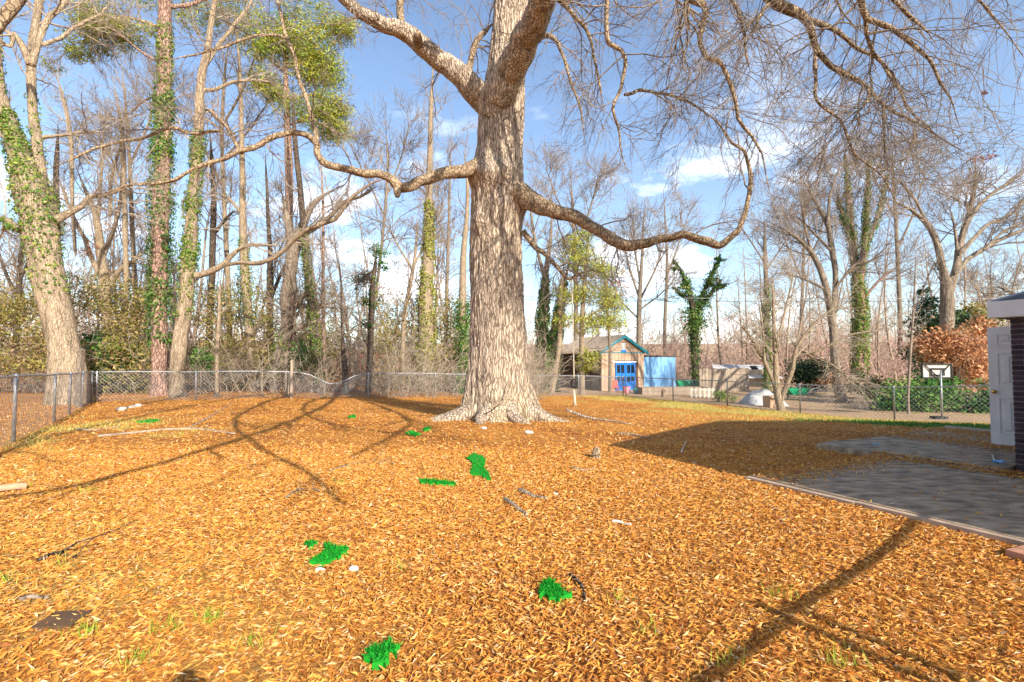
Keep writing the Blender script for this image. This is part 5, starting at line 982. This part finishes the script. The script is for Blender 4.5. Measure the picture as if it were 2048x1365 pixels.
# ---------------------------------------------------------------- things lying in the yard
def lie(pp, r0, r1, label, name='fallen_branch', cat='branch', mt=M_twig_light, K=30, lift=.03, tw_=0):
    pts = []
    for (px, py) in pp:
        d = 12.
        for _ in range(12):
            a = pix(px, py, d); g = G(a[0], d); d = d * (CAMZ - g) / max(.05, (CAMZ - a[2]))
        a = pix(px, py, d); pts.append([a[0], a[1], G(a[0], a[1]) + lift])
    P = spline(pts, K); P[:, 2] = gz(P[:, 0], P[:, 1]) + lift * .6 + .006 * np.sin(np.linspace(0, 7, K))
    m = MB().tubes(P, np.linspace(r0, r1, K), 8, cap=True)
    if tw_: a, ar = grow(P[None], np.linspace(r0, r1, K)[None], tw_, .5, .6, 5, 0, .2, .2, 1, .6, .004, .01); a[..., 2] = np.maximum(a[..., 2], gz(a[..., 0], a[..., 1]) + .01); m.tubes(a, ar, 4)
    return tag(m.build(name, mt), label, cat)
def gpt(px, py):
    d = 8.
    for _ in range(14):
        a = pix(px, py, d); g = G(a[0], d); d = d * (CAMZ - g) / max(.05, (CAMZ - a[2]))
    return np.array([pix(px, py, d)[0], d, G(pix(px, py, d)[0], d)])
lie([(195, 875), (270, 868), (340, 861), (380, 860), (470, 870)], .03, .018, 'long pale fallen branch lying left of the oak', tw_=4)
lie([(375, 860), (410, 842), (450, 815), (478, 800)], .02, .01, 'thin stick angled from the long branch toward back fence', tw_=3)
lie([(150, 860), (180, 862), (240, 855)], .02, .012, 'short stick lying near left fence above the long branch')
lie([(1040, 985), (1065, 995), (1095, 1002)], .035, .02, 'grey bark strip lying right of the largest green patch', mt=M_tan)
lie([(1010, 1003), (1035, 1020), (1055, 1035)], .03, .02, 'weathered bark strip pointing down right, mid yard', mt=M_tan)
lie([(1145, 940), (1165, 943), (1190, 939)], .02, .012, 'pale strip of bark near the small stump', mt=M_tan)
lie([(1235, 870), (1265, 872), (1300, 878)], .03, .02, 'pale stick lying flat right of oak near shade edge', mt=M_tan)
lie([(1140, 1155), (1165, 1180), (1170, 1210)], .012, .008, 'dark curved twig beside the lower right green patch', mt=M_dark)
lie([(660, 945), (690, 935), (740, 925), (790, 930)], .014, .006, 'forked grey twig above left of green strip', mt=M_grey, tw_=6)
lie([(570, 1000), (610, 980), (640, 985)], .014, .006, 'small grey twig tangle left of the green strip', mt=M_grey, tw_=6)
lie([(75, 1125), (110, 1113), (150, 1122)], .014, .008, 'dark arched twig at lower left', mt=M_dark, tw_=4)
lie([(40, 1205), (70, 1200), (95, 1202)], .016, .01, 'short grey stick at lower left above the brown board', mt=M_grey)
lie([(1225, 1047), (1245, 1050), (1262, 1054)], .016, .012, 'short pale stick in the middle of leaves right', mt=M_woodw)
lie([(1362, 908), (1372, 885)], .008, .006, 'white stake sticking up at the shade edge', name='stake', mt=M_white, K=6)
a = gpt(-30, 992); b = gpt(52, 981)
P = spline([a + [0, 0, .05], (a + b) / 2 + [0, 0, .06], b + [0, 0, .05]], 14)
lg = MB(); bark_tube(P, np.full(14, .036), 14, 12, .012, 14, 4, lg, 3); lg.tubes([P[-1], P[-1] + (P[-1] - P[-2]) * .02], np.array([.034, .001]), 12); tag(lg.build('log', M_log), 'short pinkish split log at the left edge', 'log')
def stone(px, py, r, label, mt=M_stone, name='stone', sq=.6):
    p = gpt(px, py); n = 14; th, ph = np.meshgrid(np.linspace(0, 2 * math.pi, n, endpoint=False), np.linspace(.02, math.pi - .02, 9))
    d = np.stack([np.sin(ph) * np.cos(th), np.sin(ph) * np.sin(th), np.cos(ph)], -1); k = r * (.7 + .6 * vnoise(d * 1.7 + px, 2))[..., None]
    v = p + np.array([0, 0, r * sq * .5]) + d * k * np.array([1.2, .9, sq]); i = np.arange(n * 9).reshape(9, n); j = np.roll(i, -1, 1)
    tag(MB().add(v.reshape(-1, 3), q=np.stack([i[:-1], i[1:], j[1:], j[:-1]], -1).reshape(-1, 4)).build(name, mt), label, 'stone')
stone(243, 822, .14, 'pale rounded stone, leftmost of three near left fence'); stone(262, 817, .10, 'small pale stone in the middle of three near left fence'); stone(275, 814, .12, 'pale flat stone, rightmost of three near left fence')
stone(968, 858, .05, 'white stone at the foot of oak', M_white); stone(1058, 868, .08, 'mossy pale stone at the right foot of oak')
stone(640, 1088 + 55, .0001 + .03, 'tiny white stone under the left green patch', M_white)
stone(708, 1140, .03, 'small white stone right of left green patch', M_white); stone(1110, 1090 - 100, .03, 'small white pebble right of bark strip', M_white)
# stump
p = gpt(1191, 918); SP = thing('stump', 'small sawn stump poking from the leaves mid yard', 'stump', p)
st_ = MB(); Ps = np.array([p + [0, 0, -.05], p + [.01, 0, .05], p + [.02, 0, .12], p + [.025, 0, .17]]); bark_tube(spline(Ps, 12), np.linspace(.085, .05, 12), 12, 18, .02, 14, 4, st_, 8); st_.build('bark', M_limb, SP)
MB().tubes([p + [.025, 0, .165], p + [.025, 0, .175]], np.array([.045, .002]), 14).build('cut_face', M_log, SP)
# brown board and paver
p = gpt(125, 1245); tag(MB().box(p + [0, 0, .008], (.20, .17, .03), .1).build('board', M_dwood, smooth=False), 'dark brown square board half buried in leaves at lower left', 'board')
p = gpt(2090, 1122); PV = MB().box(p + [0, 0, .03], (.42, .26, .07), .35).build('paver', M_pave, smooth=False); tag(PV, 'reddish paver at the right edge below the patio', 'paver')
p = gpt(2052, 1108)
# litter on the patio
def scrap(px, py, s, mt, label, dz=.09):
    p = gpt(px, py); gxx, gyy = np.meshgrid(np.linspace(-1, 1, 7), np.linspace(-1, 1, 5)); i = np.arange(35).reshape(5, 7)
    v = np.stack([p[0] + gxx * s, p[1] + gyy * s * .5, p[2] + dz + .05 * n2(gxx, gyy, 2.3, int(px))], -1)
    m = MB().add(v.reshape(-1, 3), q=np.stack([i[:-1, :-1], i[:-1, 1:], i[1:, 1:], i[1:, :-1]], -1).reshape(-1, 4)); v2 = v.copy(); v2[..., 2] -= .012
    m.add(v2.reshape(-1, 3), q=np.stack([i[:-1, :-1], i[1:, :-1], i[1:, 1:], i[:-1, 1:]], -1).reshape(-1, 4)); tag(m.build('litter', mt, smooth=False), label, 'litter')
scrap(1752, 903, .05, M_lblue, 'scrap of blue plastic at the patio joint'); scrap(1998, 940, .09, M_lblue, 'crumpled pale blue wrapper near the brick corner')
hp = [gpt(1985, 925), gpt(2005, 940), gpt(2030, 940), gpt(2045, 928)]
tag(MB().tubes(spline([q + np.array([0, 0, .11]) for q in hp], 24), np.full(24, .012), 6, cap=True).build('hose', M_woodw), 'short pale hose curled on patio near brick corner', 'hose')

# green patches
def patch(poly, label, n=500):
    pts = np.array([gpt(*p) for p in poly]); c = pts.mean(0); n_ = len(pts)
    m = MB(); top = pts + [0, 0, .035]; ring = []
    dense = []
    for k in range(n_):
        a, b = top[k], top[(k + 1) % n_]
        for t in np.linspace(0, 1, 6, endpoint=False): dense.append(a * (1 - t) + b * t)
    dense = np.array(dense); dense[:, :2] += rng.normal(size=(len(dense), 2)) * .015
    nd = len(dense); lowr = dense.copy(); lowr[:, :2] += (lowr[:, :2] - c[:2]) * .06; lowr[:, 2] -= .05
    v = np.vstack([dense, lowr, [c + [0, 0, .04]]])
    t = [[k, (k + 1) % nd, 2 * nd] for k in range(nd)]; q = [[k, nd + k, nd + (k + 1) % nd, (k + 1) % nd] for k in range(nd)]
    m.add(v, q=q, t=t, col=np.array([.9, .9, .9]))
    # short blades over the sheet
    w1 = rng.random((n, 1)); ki = rng.integers(0, nd, n); bl = c + [0, 0, .04] + (dense[ki] - (c + [0, 0, .04])) * np.sqrt(w1) * 1.04
    ln = rng.uniform(.015, .04, n)[:, None]; dirn = nrm(np.stack([rng.normal(size=n), rng.normal(size=n), .5 + rng.random(n)], -1)); sd_ = nrm(np.cross(dirn, rng.normal(size=(n, 3)))) * .004
    vv = np.stack([bl - sd_, bl + sd_, bl + dirn * ln], 1).reshape(-1, 3); m.add(vv, t=np.arange(n * 3).reshape(n, 3), col=np.repeat(rng.uniform(.35, 1.2, (n, 1)) * np.ones((1, 3)), 3, 0))
    me = m.build('grass_patch', M_greenp, smooth=False); tag(me, label, 'grass patch', 'vivid green patches in the leaf litter')
patch([(935, 918), (948, 910), (972, 922), (965, 938), (975, 950), (982, 965), (965, 955), (938, 952), (946, 940), (943, 930)], 'largest vivid green patch, star shaped, below the oak')
patch([(838, 963), (870, 966), (905, 969), (912, 974), (880, 974), (845, 970)], 'narrow vivid green strip left of the star shaped patch')
patch([(622, 1133), (640, 1118), (655, 1108), (648, 1095), (672, 1100), (700, 1104), (680, 1115), (668, 1125), (655, 1134)], 'ragged vivid green patch in left foreground with twig on it')
patch([(1086, 1175), (1095, 1170), (1112, 1178), (1135, 1198), (1120, 1205), (1100, 1208), (1088, 1192)], 'leaf shaped vivid green patch right of centre foreground')
patch([(735, 1318), (755, 1308), (775, 1295), (790, 1305), (775, 1320), (770, 1340), (750, 1335)], 'small vivid green tuft patch at the bottom', 300)
patch([(812, 868), (825, 865), (840, 870), (830, 874)], 'small vivid green patch left of oak, nearer of two', 160)
patch([(846, 858), (858, 857), (862, 862), (850, 864)], 'tiny vivid green patch left of oak beside the branch shadow', 100)
patch([(696, 835), (708, 831), (712, 836), (700, 839)], 'tiny vivid green patch farthest left of oak', 100)
patch([(612, 1092), (630, 1090), (628, 1098), (616, 1100)], 'tiny vivid green scrap just above ragged left patch', 80)
patch([(270, 846), (300, 841), (322, 842), (300, 848)], 'faint green grass strip near the three stones', 160)

# ---------------------------------------------------------------- leaf litter and grass blades
LC = [(.64, .27, .045), (.70, .36, .07), (.50, .18, .035), (.74, .46, .18), (.34, .12, .03), (.80, .58, .34)]
LW = (5, 5, 2.6, 2.0, 1.0, .35)
def inside(x, y):
    v = .883 * x + .47 * y; back = .44 * (x - 7) - .9 * (y - 30.5); left = (x + 6.6) * .807 + (y - 5.5) * .59
    return (v < 20.4) & (back > 0) & (left > 0)
def on_patio(x, y):
    u = .47 * x - .883 * y; v = .883 * x + .47 * y
    return ((u > -3.95) & (v > 5.44)) | ((u > -4.8) & (v > 8.3) & (v < 13.3))
def patio_z(x, y):
    v = .883 * x + .47 * y; return np.where(v < 8.34, .06, .092)
def scatter(x, y, z, Ln, Wd, mbx, two=True, tilt=.19, dens_col=None):
    n = len(x); yaw = rng.uniform(0, 2 * math.pi, n) ; pit = rng.normal(size=n) * tilt; rol = rng.normal(size=n) * tilt * 1.3
    e = np.stack([np.cos(yaw) * np.cos(pit), np.sin(yaw) * np.cos(pit), np.sin(pit)], -1); s_ = np.stack([-np.sin(yaw), np.cos(yaw), np.zeros(n)], -1); up = np.cross(e, s_)
    s2 = s_ * np.cos(rol)[:, None] + up * np.sin(rol)[:, None]; nn = np.cross(e, s2)
    c = np.stack([x, y, z + np.abs(np.sin(pit)) * Ln * .4 + .004], -1)
    col = palette(n, LC, LW) if dens_col is None else dens_col
    Ln = Ln[:, None]; Wd = Wd[:, None]; cur = rng.normal(size=n)[:, None] * .18
    a = c - e * Ln / 2; b = c + e * Ln / 2 - nn * Ln * cur; mid = c + nn * Ln * cur * .35
    if two:
        v = np.stack([a, mid - s2 * Wd / 2 + nn * Wd * .3, b, mid + s2 * Wd / 2 + nn * Wd * .3], 1)
        i = np.arange(n)[:, None] * 4; t = np.concatenate([i + [0, 2, 1], i + [0, 3, 2]], 0)
        mbx.add(v.reshape(-1, 3), t=t, col=np.repeat(col, 4, 0))
    else:
        v = np.stack([a, mid - s2 * Wd / 2, b, mid + s2 * Wd / 2], 1); mbx.add(v.reshape(-1, 3), q=np.arange(n * 4).reshape(n, 4), col=np.repeat(col, 4, 0))
def samp(n, y0, y1, k=1.12, off=1.0, pw=1.0):
    y = (rng.random(n) * (y1 ** 2 - y0 ** 2) + y0 ** 2) ** .5 if pw == 1 else y0 + (y1 - y0) * rng.random(n) ** pw
    x = rng.uniform(-1, 1, n) * (k * y + off); return x, y
lm = MB()
x, y = samp(350000, 1.5, 9.0); ok = inside(x, y) & ~on_patio(x, y) & (rng.random(len(x)) > sstep(6.8, 9, y)); x, y = x[ok], y[ok]
tone = n2(x, y, .8, 12)
scatter(x, y, gz(x, y) + .012 * rng.random(len(x)), rng.uniform(.028, .062, len(x)) * (.85 + .15 * np.clip(y / 4, 0, 2)), rng.uniform(.0075, .0122, len(x)) * (.85 + .15 * np.clip(y / 4, 0, 2)), lm)
inside0 = inside
def inside(x, y):
    v = .883 * x + .47 * y; back = .44 * (x - 7) - .9 * (y - 30.5); left = (x + 6.6) * .807 + (y - 5.5) * .59
    return (v < 20.4) & (back > -6 * rng.random(len(x)) ** 2) & (left > -5 * rng.random(len(x)) ** 1.5)
x, y = samp(300000, 6.5, 34); keep = rng.random(len(x)) < np.clip(13.5 / y, .4, 1) * sstep(6.5, 8.5, y) ; ok = inside(x, y) & ~on_patio(x, y) & keep
zz = zone(x, y); ok &= rng.random(len(x)) > np.clip(zz[:, 0] * .75 + zz[:, 1] * .95, 0, 1); x, y = x[ok], y[ok]; inside = inside0
scatter(x, y, gz(x, y) + .02 * rng.random(len(x)), rng.uniform(.05, .105, len(x)), rng.uniform(.014, .024, len(x)), lm, False)
# drifts on the patio: joint line, edges
n = 5200; t = rng.random(n); u = -4.0 + 8 * t; v = 8.34 + rng.normal(size=n) * (.06 + .28 * t ** 1.5 * rng.random(n))
k2 = 2600; u = np.concatenate([u, rng.uniform(-4.8, -2.9, k2)]); v = np.concatenate([v, 12.6 - np.abs(rng.normal(size=k2)) * .7])
k3 = 2200; u = np.concatenate([u, -3.95 + np.abs(rng.normal(size=k3)) * .22]); v = np.concatenate([v, rng.uniform(5.5, 8.3, k3)])
k4 = 1500; u = np.concatenate([u, rng.uniform(-4.4, 3, k4)]); v = np.concatenate([v, rng.uniform(5.5, 12, k4)])
k5 = 1800; u = np.concatenate([u, rng.uniform(-4.8, -2.7, k5)]); v = np.concatenate([v, 10.7 + rng.normal(size=k5) * .25 - .15 * 0])
x = U[0] * u + V[0] * v; y = U[1] * u + V[1] * v; ok = on_patio(x, y) & ((u < -2.62) | (v < 8.9)); x, y = x[ok], y[ok]
scatter(x, y, patio_z(x, y), rng.uniform(.04, .09, len(x)), rng.uniform(.010, .016, len(x)), lm, False, .25)
lm.build('leaf_litter', M_litter, smooth=False, kind='stuff')
# sparse leaves on the neighbour's slope
gm = MB()
def blades(x, y, h, col, lean=.45, w_=.005):
    n = len(x); b = np.stack([x, y, gz(x, y)], -1); d = nrm(np.stack([rng.normal(size=n) * lean, rng.normal(size=n) * lean, np.ones(n)], -1)); s_ = nrm(np.cross(d, rng.normal(size=(n, 3)))) * w_
    gm.add(np.stack([b - s_, b + s_, b + d * h[:, None]], 1).reshape(-1, 3), t=np.arange(n * 3).reshape(n, 3), col=np.repeat(col, 3, 0))
x, y = samp(260000, 8, 31); zz = zone(x, y); ok = inside(x, y) & ~on_patio(x, y); r = rng.random(len(x)); a = ok & (r < zz[:, 1]); b = ok & (r > zz[:, 1]) & (r < zz[:, 0] * .7)
blades(x[a], y[a], rng.uniform(.05, .12, a.sum()), palette(a.sum(), [(.05, .17, .02), (.09, .24, .03), (.16, .28, .05)], (3, 3, 1)), w_=.009)
blades(x[b], y[b], rng.uniform(.04, .10, b.sum()), palette(b.sum(), [(.50, .40, .08), (.62, .48, .16), (.34, .34, .06)], (3, 3, 1)), w_=.009)
x, y = samp(60000, 3, 12); zz = zone(x, y); ok = inside(x, y) & (rng.random(len(x)) < zz[:, 0] * .5); blades(x[ok], y[ok], rng.uniform(.03, .08, ok.sum()), palette(ok.sum(), [(.60, .44, .08), (.42, .40, .06), (.70, .5, .14)], (3, 2, 2)), w_=.004)
for (px, py, c_) in ((415, 1245, 40), (330, 1260, 30), (270, 1330, 36), (135, 1130, 16), (500, 1290, 20), (1560, 1195, 24), (1680, 1330, 24), (1440, 1330, 16), (795, 1140, 14), (1240, 1205, 14), (5, 1165, 24), (180, 985, 30), (60, 975, 30), (680, 968, 20), (170, 1270, 26), (1300, 1270, 14)):
    p = gpt(px, py); xx = p[0] + rng.normal(size=c_) * .045; yy = p[1] + rng.normal(size=c_) * .03; blades(xx, yy, rng.uniform(.05, .13, c_), palette(c_, [(.30, .42, .04), (.45, .45, .06), (.2, .34, .03)], (3, 2, 2)), .35, .003)
gm.build('grass', M_leaf, smooth=False, kind='stuff')
